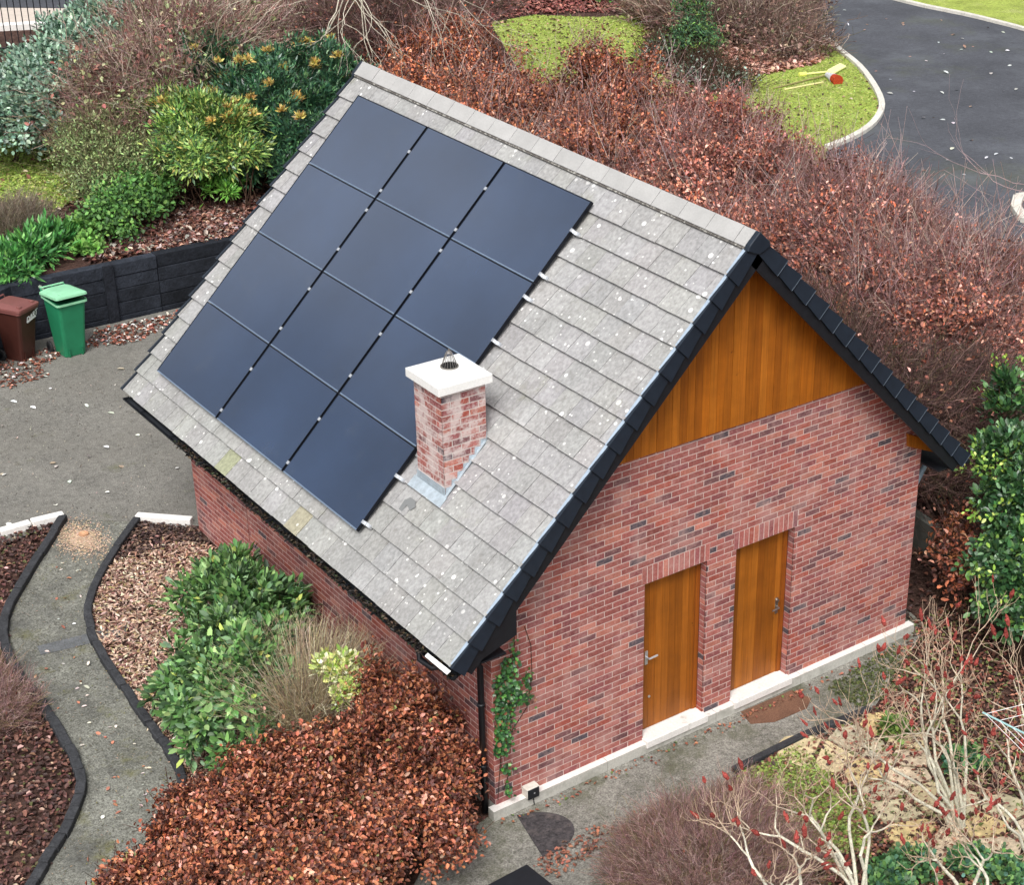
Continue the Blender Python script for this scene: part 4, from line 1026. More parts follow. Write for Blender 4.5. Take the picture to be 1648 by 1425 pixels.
c = AT(505, 1125, .35)
tuft('dry_perennial', 'straw coloured dry twiggy clump between green shrub and copper hedge', 'plant', (c[0]-.16, c[1]-.12), 3600, 1.12, .6, .55, .0058, [(S(206, 190, 156), 4), (S(172, 154, 126), 3), (S(226, 214, 186), 2), (S(140, 124, 112), 1.5)])
c = AT(590, 1080, .4)
tuft('dry_perennial', 'grey wiry dry stems against the brick wall above the variegated shrub', 'plant', (c[0]-.08, c[1]), 420, 1.0, .45, .6, .004, [(S(150, 138, 124), 4), (S(120, 108, 100), 3)])
bush('variegated_shrub', 'small pale yellow variegated shrub beside the dry straw clump', 'shrub',
     [lobe(552, 1082, .9, .18, .18, .18), lobe(566, 1118, .82, .16, .18, .18), lobe(525, 1072, .9, .10, .10, .10)], 1100, .085, [(S(226, 232, 150), 5), (S(240, 240, 190), 3), (S(150, 180, 90), 3), (S(190, 210, 110), 3)], 'oval', cr=.06, ncl=90, rosette=True, stems=8)
# copper beech hedge, front
CF_ = [lb(-.70, .60, .65, .66, .85, .90), lb(-.52, 1.35, .58, .52, .62, .80), lb(-1.65, .95, .45, .72, .75, .68), lb(-2.55, .80, .30, .72, .72, .56), lb(-1.30, -.30, .40, .75, .75, .66), lb(-2.3, -.35, .25, .8, .8, .5), lb(-3.3, .25, .15, .8, .75, .42), lb(-3.1, -.9, .15, .9, .8, .42), lb(-2.0, 1.55, .2, .5, .5, .42), lb(-4.1, -.3, .1, .7, .7, .35), lb(-2.7, 1.6, .12, .5, .45, .3), lb(-3.6, .9, .08, .6, .5, .3)]
bush('copper_beech_hedge', 'low copper leaved beech hedge filling the bottom left corner by the downpipe', 'hedge', CF_, 80000, .056,
     COP+[(S(130, 130, 80), .25)], 'curl', cr=.075, ncl=1150, stems=90, shell=.45, stemcol=S(84, 58, 50), extra=2200, elen=.2, outn=.6, clumpvar=.22)

# hedge mass behind the building
def hb(label, lobes, n, size=.072, pal=COPD, ncl=620, tw=5200, twL=.5, **kw):
    b_ = bush('beech_hedge', label, 'hedge', lobes, n, size, pal, 'curl', cr=.15, ncl=ncl, stems=60, stem_r=.016, stemcol=S(92, 70, 66), group='beech hedge bushes behind the building', shell=.3,
         twn=tw, twL=twL, twr=.006, twpal=[(S(150, 116, 112), 4), (S(120, 90, 86), 4), (S(186, 156, 150), 2)], clumpvar=.3, **kw)
    cl = np.vstack([clumps_ell(c[0], c[1], 60, .95) for c in lobes]); cl = cl[cl[:, 2] > 1.6]
    twig_cloud(cl, .15, 210, .95, .0055, [(S(186, 158, 152), 3), (S(150, 120, 114), 3), (S(206, 190, 180), 1)], np.array([lobes[0][0][0], lobes[0][0][1], -2.]), b_, 'long_shoots', up=.7, bend=.16, out=.6)
    return b_
hb('tall bright copper beech bush behind the far end of the roof ridge', [lb(9.6, 16.8, 1.5, 1.7, 2.0, 1.75), lb(10.9, 19.6, 1.5, 1.6, 2.0, 1.8), lb(9.3, 14.6, 1.4, 1.4, 1.5, 1.5), lb(11.7, 17.2, 1.3, 1.4, 1.6, 1.4), lb(12.6, 21.6, 1.4, 1.8, 2.2, 1.6)], 80000, pal=COP+[(S(200, 120, 82), 4)], tw=2200)
hb('copper beech bush behind the middle of the roof ridge, below the far lawn', [lb(10.2, 12.6, 1.4, 1.5, 1.5, 1.5), lb(11.8, 14.2, 1.3, 1.5, 1.6, 1.5), lb(9.3, 10.8, 1.4, 1.2, 1.4, 1.4), lb(13.3, 16.2, 1.7, 1.7, 2.0, 1.8), lb(11.2, 13.4, 1.8, 1.4, 1.5, 1.4)], 80000, pal=COP+[(S(196, 126, 96), 3)], tw=3000)
hb('dusky red beech bush behind the front part of the ridge, below the lawn tip', [lb(11.4, 10.6, 1.5, 1.7, 1.8, 1.6), lb(9.6, 8.4, 1.4, 1.3, 1.6, 1.4), lb(13.4, 12.6, 1.6, 1.7, 1.9, 1.6), lb(12.4, 11.0, 1.6, 1.4, 1.5, 1.5)], 76000, tw=5500)
hb('twiggy half bare beech bush beside the dark road, right of the gable apex', [lb(11.6, 7.4, 1.3, 1.7, 1.8, 1.5), lb(13.6, 9.2, 1.2, 1.5, 1.9, 1.35), lb(13.6, 7.4, 1.0, 1.2, 1.3, 1.1)], 46000, tw=8500)
hb('pinkish beech bush at the right edge above the laurel', [lb(10.9, 4.5, 1.3, 1.7, 1.7, 1.5), lb(12.6, 5.0, 1.2, 1.5, 1.6, 1.35)], 44000, tw=7500)
bush('bare_hedge', 'dark brown leafless tangle of twigs just beyond the black right-hand verge', 'hedge', [lb(8.9, 4.9, 1.0, 1.1, 1.9, 1.15), lb(8.5, 2.6, .95, 1.1, 1.5, 1.1), lb(9.6, 2.2, .9, 1.2, 1.4, 1.05), lb(9.2, 6.6, 1.0, .9, 1.3, 1.1)], 5200, .075, COPD, 'curl', cr=.2, ncl=700, stems=60, stemcol=S(78, 60, 56), shell=.3,
     twn=26000, twL=.5, twr=.0055, twpal=[(S(108, 84, 78), 4), (S(82, 64, 60), 4), (S(136, 110, 102), 2), (S(108, 98, 72), 1)])
bush('beech_seedling', 'small copper leaved bush in the dark gap between brick wall and laurel', 'shrub', [lobe(1540, 880, .8, .35, .3, .5), lobe(1555, 930, .5, .3, .3, .35)], 900, .08, COP, 'curl', cr=.09, ncl=60, stems=10, twn=200, twL=.3)
# laurel, right
bush('laurel', 'tall dense laurel with lime green new tips at the right edge', 'tree', [lobe(1618, 650, 2.35, .26, .26, .5), lobe(1618, 740, 2.0, .40, .38, .52), lobe(1640, 820, 1.6, .58, .55, .65), lobe(1640, 910, 1.15, .60, .58, .58), lobe(1655, 980, .75, .65, .60, .52)], 8500, .10,
     [(S(62, 98, 56), 6), (S(44, 74, 46), 7), (S(88, 126, 70), 4), (S(114, 146, 110), 2), (S(124, 158, 72), .6)], 'oval', cr=.10, ncl=420, m=M['gloss_leaf'], rosette=True, stems=16, stem_r=.03)
lt = [o for o in COL.objects if o.name.startswith('laurel')][-1]
cl = np.vstack([clumps_ell(*lobe(px, py, z, r_, r_, r_*.8), k, .8) for px, py, z, r_, k in ((1600, 590, 2.5, .12, 5), (1575, 640, 2.35, .16, 6), (1590, 735, 2.2, .3, 16), (1572, 760, 2.0, .26, 12), (1630, 590, 2.6, .15, 5), (1560, 830, 1.7, .15, 4), (1640, 850, 1.9, .5, 14), (1600, 940, 1.3, .5, 12))])
foliage(cl, .06, 330, .07, [(S(156, 180, 72), 3), (S(126, 162, 68), 4), (S(180, 198, 104), 1), (S(98, 136, 58), 4)], np.mean(cl, 0), 'oval', m=M['gloss_leaf'], parent=lt, name='foliage', rosette=True)

# ivy on the wall
iv = empty('ivy', (.1, -.02, -.05), 'green ivy climbing the brick wall beside the black downpipe', 'climber')
def wallpt(px, py): 
    d = ray(px, py); q = CC+d*((-.03-CC[1])/d[1]); return q
pp = []
for (px, py, sx, sy, k) in ((815, 1075, 9, 14, 130), (812, 1110, 15, 22, 480), (808, 1150, 13, 20, 400), (806, 1185, 9, 18, 300), (803, 1202, 9, 8, 220), (838, 1120, 12, 8, 110), (846, 1090, 4, 14, 40), (812, 1235, 8, 7, 40), (815, 1270, 6, 8, 26), (826, 1060, 6, 16, 20), (822, 1035, 5, 18, 14)):
    for _ in range(k): pp.append(wallpt(random.gauss(px, sx*.6), random.gauss(py, sy*.6)))
P = np.array(pp); P = P[P[:, 0] > .0]; P[:, 1] -= np.abs(rng.normal(0, .035, len(P))); n = len(P)
leaves('foliage', P, unit(rand_dirs(n)*.8+np.array([0, -.2, -.6])), unit(rand_dirs(n)*.5+np.array([0, -1, .5])), .03+.028*rng.random(n), jit(pick([(S(60, 104, 54), 5), (S(90, 142, 66), 3), (S(42, 74, 44), 4), (S(128, 84, 60), 1.2)], n)), 'round', M['gloss_leaf'], iv)
mb = MB()
for pl_ in ([(803, 1290), (806, 1240), (812, 1180), (818, 1110), (830, 1040), (828, 990)], [(812, 1200), (850, 1140), (858, 1090), (856, 1040), (846, 1010)], [(806, 1240), (820, 1250), (812, 1275)]):
    mb.tube([wallpt(*q)+np.array([0, .02, 0]) for q in pl_], .004, 5, 0, S(70, 52, 42))
mb.build('stems', M['bark'], iv)

# purple heather-like shrub, bottom centre
HP = [(S(156, 122, 118), 4), (S(180, 148, 142), 3), (S(122, 94, 86), 3), (S(140, 126, 92), 2), (S(204, 178, 170), 1.2)]
def heather(label, lobes, n):
    r = bush('twiggy_shrub', label, 'shrub', lobes, 260, .04, COP, 'curl', cr=.10, ncl=500, stems=30, stem_r=.006, shell=.25, stemcol=S(112, 84, 80), twn=n, twL=.20, twr=.0024, twpal=HP); return r
heather('wide low purplish brown leafless shrub below the front path, centre bottom', [lb(1.25, -1.55, -.05, .70, .36, .22), lb(2.0, -1.75, -.05, .6, .45, .22), lb(.75, -2.0, -.05, .6, .5, .25), lb(1.6, -2.5, -.05, .8, .6, .28), lb(.9, -2.9, -.05, .8, .7, .28)], 24000)
c = G(20, 1130); heather('maroon leafless low shrub at the left edge beside the timber edging', [lb(c[0]-.25, c[1], .05, .40, .75, .30), lb(c[0]-.75, c[1]+.2, .05, .5, .8, .35)], 9000)

# sumacs
def sumac(label, base, tips, seed, r0=.022):
    """base px on the ground; tips: list of (px,py,z) canopy targets; forked antler branches"""
    g = random.Random(seed); b = G(*base); root = empty('sumac', tuple(b), label, 'tree', 'bare sumac trees in the right foreground'); segs = []; cones = []
    pale, tan = np.array(S(220, 216, 196)), np.array(S(196, 172, 148))
    def colr(r): t = min(1, max(0, (r-.0045)/.007)); return tan*(1-t)+pale*t
    def grow(p, d, L_, r, depth):
        k = 3; q = p
        for j in range(k):
            d = unit(np.array([d+np.array([g.gauss(0, .22), g.gauss(0, .22), .05+g.gauss(0, .13)])]))[0]; nx = q+d*L_/k; r2 = r*.93
            segs.append([*q, *nx, r, r2, *(colr(r)*g.uniform(.72, 1.08))])
            if g.random() < .3: e_ = nx+unit(np.array([d+np.array([g.gauss(0, .6), g.gauss(0, .6), .3])]))[0]*L_*g.uniform(.3, .6); segs.append([*nx, *e_, r*.5, r*.3, *(colr(r*.5)*g.uniform(.8, 1.05))])
            q, r = nx, r2
        if depth == 0 or r < .003:
            up = unit(np.array([d+np.array([0, 0, .9])]))[0]; e = q+up*.12; segs.append([*q, *e, r, r*.8, *tan])
            if g.random() < .2: cones.append((e, unit(np.array([up+np.array([g.gauss(0, .2), g.gauss(0, .2), 0])]))[0], g.uniform(.75, 1.2)))
            return
        nb = 2 if g.random() < .8 else 3
        ax = unit(np.array([np.cross(d, [g.gauss(0, 1), g.gauss(0, 1), g.gauss(0, 1)])]))[0]
        for i in range(nb):
            sg = (-1, 1, .2)[i]; an = g.uniform(.35, .65)*sg; dd = d*math.cos(an)+ax*math.sin(an)
            grow(q, dd, L_*g.uniform(.64, .84), r*g.uniform(.7, .84), depth-1)
    for (px, py, z) in tips:
        t = AT(px, py, z); v = t-b; Lt = np.linalg.norm(v); n1 = b+v*.36+np.array([0, 0, .12]); s0 = b+np.array([g.gauss(0, .05), g.gauss(0, .05), -.05])
        segs.append([*s0, *(b+v*.18+np.array([g.gauss(0, .03), g.gauss(0, .03), .1])), r0, r0*.88, *pale]); segs.append([*segs[-1][3:6], *n1, r0*.88, r0*.74, *pale])
        grow(n1, v/Lt, Lt*.24, r0*.8, 5)
    tw = twigs('branches', np.array(segs), root, sides=6)
    for e, u, s in cones:
        mb = MB(); cc = np.array(S(150, 72, 66))*g.uniform(.7, 1.35); pts = [e+u*t*s for t in (0, .02, .04, .06, .08, .10, .125)]; rad = [.006*s]+[h_*s*g.uniform(.75, 1.2) for h_ in (.017, .021, .022, .019, .014)]+[.004]
        pts = [p_+np.array([g.gauss(0, .003), g.gauss(0, .003), 0]) for p_ in pts]
        mb.tube(pts, rad, 7, 0, tuple(cc)); mb.build('seed_head', M['fuzzy'], root)
sumac('bare sumac with white lichened trunk at the bottom, left of the paving slabs', (1385, 1450), [(1235, 1240, 1.2), (1330, 1180, 1.5), (1180, 1300, 1.0), (1420, 1230, 1.5), (1300, 1330, .9), (1280, 1270, 1.1), (1380, 1290, 1.2)], 3, .023)
sumac('bare sumac with many red seed heads reaching up across the brick corner', (1545, 1340), [(1400, 1030, 2.1), (1500, 1010, 2.2), (1400, 1080, 1.9), (1490, 1060, 2.0), (1350, 1160, 1.7), (1570, 1070, 1.9), (1440, 1200, 1.5), (1450, 1110, 1.8), (1530, 1150, 1.6), (1330, 1230, 1.3)], 8)
sumac('bare sumac at the right edge standing in front of the clothes airer', (1670, 1400), [(1600, 1130, 1.6), (1650, 1060, 1.9), (1560, 1220, 1.3), (1700, 1120, 1.7), (1640, 1250, 1.1), (1620, 1190, 1.4), (1580, 1290, 1.0)], 21)
sumac('low sumac branches at the bottom edge, in front of the purplish shrub', (1290, 1500), [(1190, 1380, .7), (1280, 1360, .9), (1130, 1340, .8)], 33, .024)
sumac('bare sumac in the bottom right corner among the green ground cover', (1560, 1500), [(1500, 1330, 1.0), (1580, 1320, 1.1), (1460, 1400, .8), (1630, 1380, .9)], 41, .026)

# green ground cover clumps, bottom right
GC = [(S(88, 126, 84), 5), (S(64, 104, 62), 4), (S(112, 150, 84), 3), (S(70, 110, 88), 3)]
for (px, py, r_, lab) in ((1470, 1405, .26, 'glossy green rosette plant at the bottom edge under the sumac'), (1430, 1425, .24, 'round leaved green plant at the bottom edge left of the rosette plant'), (1555, 1400, .22, 'small green leafy clump between the buff slabs near the bottom'), (1612, 1415, .26, 'green leafy clump in the bottom right corner'), (1550, 1235, .24, 'light green leafy clump below the clothes airer corner'), (1440, 1185, .16, 'small green weed clump at the top of the buff paving')):
    c = G(px, py); bush('ground_cover_plant', lab, 'plant', [lb(c[0], c[1], c[2]+.08, r_, r_, .15)], 500, .065, GC if r_ > .2 else [(S(120, 146, 70), 1), (S(90, 120, 60), 1)], 'round', cr=.05, ncl=40, rosette=True, stems=5, stem_r=.004)

# top-left shrubs on the raised bed
bush('blue_green_shrub', 'large blue green evergreen shrub below the railing, top left', 'shrub', [lobe(60, 165, 2.3, 1.3, 1.6, 1.0), lobe(15, 190, 2.0, 1.2, 1.5, .9), lobe(130, 110, 2.5, 1.3, 1.8, 1.1), lobe(85, 132, 2.3, .8, 1.0, .7), lobe(180, 60, 2.3, 1.3, 1.8, 1.0), lobe(120, 190, 2.0, .9, 1.1, .8)], 34000, .105,
     [(S(140, 168, 146), 5), (S(108, 138, 116), 5), (S(172, 194, 174), 3.5), (S(72, 100, 82), 3)], 'oval', cr=.17, ncl=1200, stems=30, rosette=True)
bush('red_twig_shrub', 'tall reddish brown twiggy shrub between blue green bush and mahonia', 'shrub', [lobe(225, 150, 2.6, 1.2, 1.3, .9), lobe(290, 90, 2.6, 1.6, 1.8, 1.0), lobe(180, 190, 2.2, 1.0, 1.1, .7), lobe(370, 60, 2.4, 1.5, 1.8, .9), lobe(300, 30, 2.0, 2.0, 2.0, 1.0)], 13000, .11, [(S(156, 104, 94), 4), (S(124, 84, 76), 3), (S(146, 156, 108), 5), (S(190, 186, 146), 2.5)], 'curl', cr=.25, ncl=700, stems=50, stemcol=S(110, 84, 76), stem_r=.014,
     twn=12000, twL=.6, twr=.0085, twpal=[(S(156, 126, 118), 4), (S(124, 92, 86), 3), (S(196, 176, 162), 3), (S(138, 138, 108), 1.5)])
MAH = [(S(58, 96, 68), 5), (S(44, 78, 60), 5), (S(80, 122, 82), 3), (S(104, 146, 92), 1.4)]
def mahonia(label, lobes, n, pal, ncl, tips, tipcol, nt_=900):
    r = bush('mahonia', label, 'shrub', lobes, int(n*1.9), .125, pal, 'lance', cr=.17, ncl=ncl, stems=30, stem_r=.016, m=M['gloss_leaf'], rosette=True, clumpvar=.3, shell=.45)
    cl = np.vstack([clumps_ell(c[0], c[1], tips//len(lobes), .97, zmin=0 if False else None) for c in lobes]); cl = cl[cl[:, 2] > lobes[0][0][2]-.1]; k = rng.integers(0, len(cl), nt_*2)
    off = unit(rand_dirs(nt_*2)+np.array([0, 0, .9])); P = cl[k]+off*.02
    leaves('flower_spikes', P, off, rand_dirs(nt_*2), .09+.07*rng.random(nt_*2), jit(pick(tipcol, nt_*2)), 'lance', M['leaf'], r)
YT = [(S(208, 188, 104), 4), (S(200, 160, 92), 3), (S(222, 208, 126), 2), (S(170, 148, 104), 2)]
mahonia('dark green mahonia with yellow flower spikes under the pale bare branches', [lobe(430, 150, 2.6, 1.1, 1.3, .8), lobe(500, 130, 2.6, 1.2, 1.5, .9), lobe(480, 215, 2.1, 1.0, 1.1, .8), lobe(320, 110, 2.7, 1.1, 1.2, .7), lobe(440, 260, 1.7, .9, .9, .6), lobe(540, 180, 2.2, 1.1, 1.1, .8), lobe(370, 265, 1.5, .8, .8, .5)], 19000, MAH, 560, 120, YT, 1300)
mahonia('bright lime green mahonia with orange flower spikes in front of the dark one', [lobe(320, 190, 2.6, .85, .8, .55), lobe(262, 185, 2.4, .7, .7, .5), lobe(370, 200, 2.5, .6, .6, .45), lobe(300, 255, 2.1, .6, .6, .45), lobe(385, 250, 2.1, .45, .45, .4)], 7500, [(S(142, 172, 88), 4), (S(112, 148, 76), 4), (S(176, 196, 108), 2.5), (S(70, 108, 62), 5), (S(184, 176, 96), 1)], 200, 60, YT, 800)
bush('lime_sprig_shrub', 'low lime green leafed sprig shrub above the sleeper wall end', 'shrub', [lobe(352, 300, 1.5, .38, .35, .28)], 600, .15, [(S(130, 186, 80), 4), (S(96, 150, 66), 3)], 'lance', cr=.1, ncl=30, rosette=True, stems=8, m=M['gloss_leaf'])
bush('feathery_shrub', 'feathery grey green shrub right of the small left lawn', 'shrub', [lobe(150, 250, 1.9, .7, .8, .7), lobe(190, 230, 2.0, .8, .8, .75), lobe(215, 280, 1.7, .7, .8, .7), lobe(160, 300, 1.5, .6, .6, .5), lobe(130, 210, 2.0, .5, .5, .5)], 15000, .07, [(S(146, 166, 108), 4), (S(120, 144, 88), 4), (S(176, 188, 134), 2.5), (S(92, 112, 70), 2)], 'ellip', cr=.14, ncl=480, stems=40, stemcol=S(116, 108, 76), twn=2500, twL=.35, twr=.005, twpal=[(S(136, 130, 98), 3), (S(104, 96, 74), 2)])
bush('leafy_green_shrub', 'mid green small leaved shrub behind the sleeper wall, left of the leaf litter', 'shrub', [lobe(200, 330, 1.6, .55, .6, .4), lobe(170, 360, 1.4, .45, .5, .35), lobe(235, 310, 1.6, .45, .5, .4)], 5200, .085, [(S(86, 130, 62), 5), (S(62, 98, 50), 5), (S(118, 160, 78), 2)], 'oval', cr=.12, ncl=200, stems=20)
bush('grey_wiry_shrub', 'grey wiry dry shrub at the left edge below the small lawn', 'shrub', [lobe(30, 362, 1.2, .5, .4, .22), lobe(-15, 372, 1.2, .45, .4, .22)], 1500, .06, [(S(120, 124, 84), 3), (S(100, 96, 70), 2)], 'lance', cr=.13, ncl=150, stems=20, twn=4000, twL=.28, twr=.004, twpal=[(S(150, 138, 122), 3), (S(120, 108, 92), 3)])
bush('broadleaf_plant', 'bright green strappy plants spilling over the sleeper wall above the bins', 'plant', [lobe(40, 410, 1.3, .55, .5, .25), lobe(5, 430, 1.25, .45, .5, .25), lobe(85, 385, 1.3, .4, .4, .22)], 3300, .17, [(S(84, 146, 74), 4), (S(60, 110, 58), 4), (S(116, 176, 92), 2)], 'lance', cr=.13, ncl=110, rosette=True, stems=8, m=M['gloss_leaf'])
bush('climbing_weed', 'light green round leaved weed on top of the sleeper wall', 'plant', [lobe(130, 370, 1.35, .28, .3, .25), lobe(142, 395, 1.25, .25, .25, .18)], 900, .09, [(S(126, 172, 88), 4), (S(92, 142, 66), 3)], 'round', cr=.07, ncl=50, rosette=True, stems=6)

# bare pale branches overhead at the top
def bare_tree(label, base, zb, roots, seed, pale=S(172, 164, 148), r0=.06, depth=6, name='bare_tree', L0=1.5, droop=.02, cat='tree'):
    g = random.Random(seed); b = AT(*base, zb); gz = GB(b); root = empty(name, (b[0], b[1], gz), label, cat); segs = []
    c0 = np.array(pale)
    gp_ = AT(base[0], base[1], 1.0 if base[0] < 1000 else 0.); gz = GB(gp_); trunk = [np.array([gp_[0], gp_[1], gz-.1]), gp_*.5+b*.5+np.array([0, 0, .6]), b]; root.location = (gp_[0], gp_[1], gz)
    for i in range(2): segs.append([*trunk[i], *trunk[i+1], r0*1.5-i*r0*.2, r0*1.3-i*r0*.2, *c0])
    def grow(p, d, L_, r, dep):
        q = p
        for j in range(4):
            d = unit(np.array([d+np.array([g.gauss(0, .2), g.gauss(0, .2), g.gauss(0, .15)-droop])]))[0]; nx = q+d*L_/4; r2 = r*.94
            segs.append([*q, *nx, r, r2, *(c0*g.uniform(.8, 1.12))])
            if dep < depth-1 and g.random() < .5 and r > .004:
                e = nx+unit(np.array([d+np.array([g.gauss(0, .7), g.gauss(0, .7), g.gauss(0, .4)])]))[0]*L_*.35; segs.append([*nx, *e, r*.5, r*.25, *(c0*.9)])
            q, r = nx, r2
        if dep == 0 or r < .003: return
        for i in range(2):
            ax = unit(np.array([np.cross(d, [g.gauss(0, 1), g.gauss(0, 1), g.gauss(0, 1)])]))[0]; an = g.uniform(.25, .7)*(1 if i else -1)
            grow(q, d*math.cos(an)+ax*math.sin(an), L_*g.uniform(.7, .88), r*g.uniform(.6, .78), dep-1)
    for (px, py, z, rr) in roots:
        v = AT(px, py, z)-b; grow(b, v/np.linalg.norm(v), L0*g.uniform(.75, 1.1), rr*(.62 if base[0] < 1000 else 1), depth)
    twigs('branches', np.array(segs), root, sides=5)
bare_tree('pale bare tree whose branches spread over the mahonia behind the roof end', (600, -75), 4.6, [(380, 30, 4.3, .034), (300, 50, 4.0, .030), (470, 60, 4.4, .034), (540, 100, 4.8, .036), (640, 60, 4.5, .030), (500, 80, 4.6, .032), (430, 0, 4.5, .03), (620, 90, 4.8, .028), (350, 10, 4.2, .03), (560, 60, 4.6, .03), (700, 60, 4.5, .024), (500, 10, 4.4, .03)], 12, depth=5, L0=1.9, pale=S(198, 190, 172), droop=.09)
bare_tree('thin bare tree reaching in from the right edge over the road', (1800, 330), 2.6, [(1660, 200, 3.0, .016), (1640, 300, 2.8, .016), (1600, 400, 2.6, .016), (1650, 120, 3.2, .014)], 15, pale=S(164, 142, 142), r0=.03, depth=4, L0=1.3, droop=0)

# far island, top right
def gl(px, py, z, rx, ry, rz): q = G(px, py); return ((q[0], q[1], q[2]+z), (rx, ry, rz))
bush('brown_thicket', 'tangled brown bare thicket on the leaf strewn island by the road', 'shrub', [gl(1215, 62, .3, 1.9, 1.8, .5), gl(1150, 45, .3, 1.6, 2.0, .5), gl(1210, 25, .3, 2.3, 2.2, .55), gl(1075, 40, .25, .9, 1.8, .45), gl(1280, 88, .15, 1.3, .9, .25)], 9000, .12, [(S(150, 114, 102), 4), (S(116, 88, 80), 4), (S(184, 150, 134), 2.5), (S(124, 118, 88), 1.5)], 'curl', cr=.26, ncl=420, stems=40, twn=8500, twL=.55, twr=.010, stemcol=S(126, 104, 94), twpal=[(S(142, 118, 108), 4), (S(108, 86, 78), 4), (S(184, 164, 150), 2), (S(116, 110, 86), 1)], flat=.6)
c = G(1115, 100); bush('young_conifer', 'slim green young conifer standing in front of the brown thicket', 'tree', [lb(c[0], c[1], .6, .75, .75, .7), lb(c[0]+.1, c[1]+.2, 1.4, .42, .42, .8), lb(c[0]+.15, c[1]+.3, 2.3, .22, .22, .6)], 4200, .13, [(S(66, 100, 66), 4), (S(88, 128, 74), 3), (S(50, 78, 58), 3), (S(130, 160, 80), 1)], 'lance', cr=.14, ncl=130, stems=10)
for px, py, lab in ((1065, 100, 'grey green low shrub left of the young conifer'), (1130, 130, 'grey green low shrub in front of the young conifer'), (1172, 148, 'tiny dark sapling clump in front of the lawn tip')):
    c = G(px, py); bush('low_grey_shrub', lab, 'shrub', [lb(c[0], c[1], .2, .6, .55, .28)], 800, .09, [(S(120, 134, 120), 3), (S(86, 100, 84), 3), (S(160, 170, 160), 1)], 'oval', cr=.16, ncl=70, stems=8, twn=350, twL=.5, twr=.008)
c = G(990, -8); bush('clipped_green_shrub', 'rounded bright green shrub at the top edge above the far lawn', 'shrub', [lb(c[0], c[1], .4, 1.4, 1.2, .8)], 4500, .12, [(S(104, 150, 70), 4), (S(76, 116, 56), 4), (S(134, 176, 84), 2)], 'oval', cr=.2, ncl=160, stems=10)

# ================================================================= LEAF LITTER and GRASS (uncountable)
def litter(name, label, cat, poly, n, size, pal, lift=.012, tpl='curl', up=.35, centre_bias=None):
    poly = [tuple(np.array(p[:2], float)) for p in poly]; A = np.array(poly); lo, hi = A.min(0), A.max(0); P = np.zeros((0, 2))
    while len(P) < n:
        q = lo+rng.random((n*2, 2))*(hi-lo); P = np.vstack([P, q[inside(q, poly)]])
    P = P[:n]; P = np.column_stack([P, gh(P[:, 0], P[:, 1])+lift+.02*rng.random(n)])
    D = rand_dirs(n)*np.array([1, 1, .25]); N = unit(rand_dirs(n)*up+np.array([0, 0, 1.])); 
    o = leaves(name, P, D, N, size*(.6+.7*rng.random(n)), jit(pick(pal, n), .2), tpl); tag(o, label, cat, kind='stuff'); return o
LB = [(S(128, 84, 72), 4), (S(98, 66, 58), 4), (S(170, 130, 112), 2), (S(70, 50, 46), 4), (S(200, 180, 164), .5)]
litter('leaf_litter', 'brown fallen leaves covering the raised bed behind the sleeper wall', 'leaf litter', gp([(140, 425), (370, 385), (420, 320), (330, 330), (150, 380)]), 5000, .10, LB+[(S(176, 164, 156), 2)])
litter('leaf_litter', 'russet and white fallen leaves at the foot of the sleeper wall', 'leaf litter', gp([(140, 560), (150, 535), (270, 508), (290, 500), (262, 530), (210, 556)]), 520, .07, [(S(140, 84, 66), 4), (S(196, 140, 122), 2), (S(96, 62, 52), 5), (S(224, 220, 214), 2.6)])
litter('leaf_litter', 'russet fallen leaves around the feet of the wheelie bins', 'leaf litter', gp([(-20, 590), (90, 560), (100, 575), (72, 592), (78, 604), (30, 626), (-20, 622)]), 330, .065, [(S(136, 84, 66), 4), (S(180, 126, 108), 2), (S(98, 62, 52), 5), (S(226, 216, 208), 1.4)])
litter('fallen_petals', 'scattered white fallen leaves on the driveway', 'fallen leaves', gp([(0, 620), (290, 570), (230, 640), (310, 760), (300, 830), (0, 850)]), 26, .11, [(S(236, 234, 228), 3), (S(190, 170, 150), 1)], tpl='oval', up=.15)
litter('fallen_petals', 'pale fallen leaves dotted on the curved path', 'fallen leaves', gp([(90, 900), (130, 900), (130, 1040), (250, 1250), (200, 1380), (150, 1300), (60, 1090)]), 50, .06, [(S(226, 214, 200), 2), (S(180, 120, 96), 2)], tpl='oval', up=.2)
MUL = [(S(206, 176, 156), 4), (S(176, 140, 122), 4), (S(226, 204, 180), 2), (S(120, 84, 74), 3), (S(168, 150, 104), 1)]
litter('mulch', 'pinkish straw mulch in the bed between curved path and brick wall', 'mulch', [p[:2] for p in ER[1:9]]+[(-1.7, 2.6), (-.6, 4.0), (-.05, 6.2), (-.1, 7.0), (-.5, 7.4)], 15000, .075, MUL, tpl='lance', up=.6)
litter('mulch', 'dark bark and soil by the cream edging stone at the brick corner', 'mulch', [ER[0][:2], ER[1][:2], (-.5, 7.2), (-.05, 7.0), (-.03, 7.5)], 900, .06, [(S(92, 72, 64), 4), (S(140, 112, 98), 2), (S(60, 46, 44), 3)])
litter('leaf_litter', 'dark brown leaves covering the bed left of the curved path', 'leaf litter', [p[:2] for p in EL]+[(-8, 0), (-7, 8), (-3, 9)], 17000, .065, [(S(96, 64, 58), 5), (S(70, 50, 46), 5), (S(130, 94, 80), 2), (S(190, 160, 140), .4), (S(90, 92, 56), .8)])
litter('leaf_litter', 'russet leaves along the front path edge beside the black mat', 'leaf litter', gp([(850, 1400), (890, 1368), (960, 1332), (1010, 1335), (960, 1375), (900, 1420)]), 220, .05, [(S(160, 104, 84), 4), (S(128, 84, 68), 3), (S(104, 78, 68), 4)])
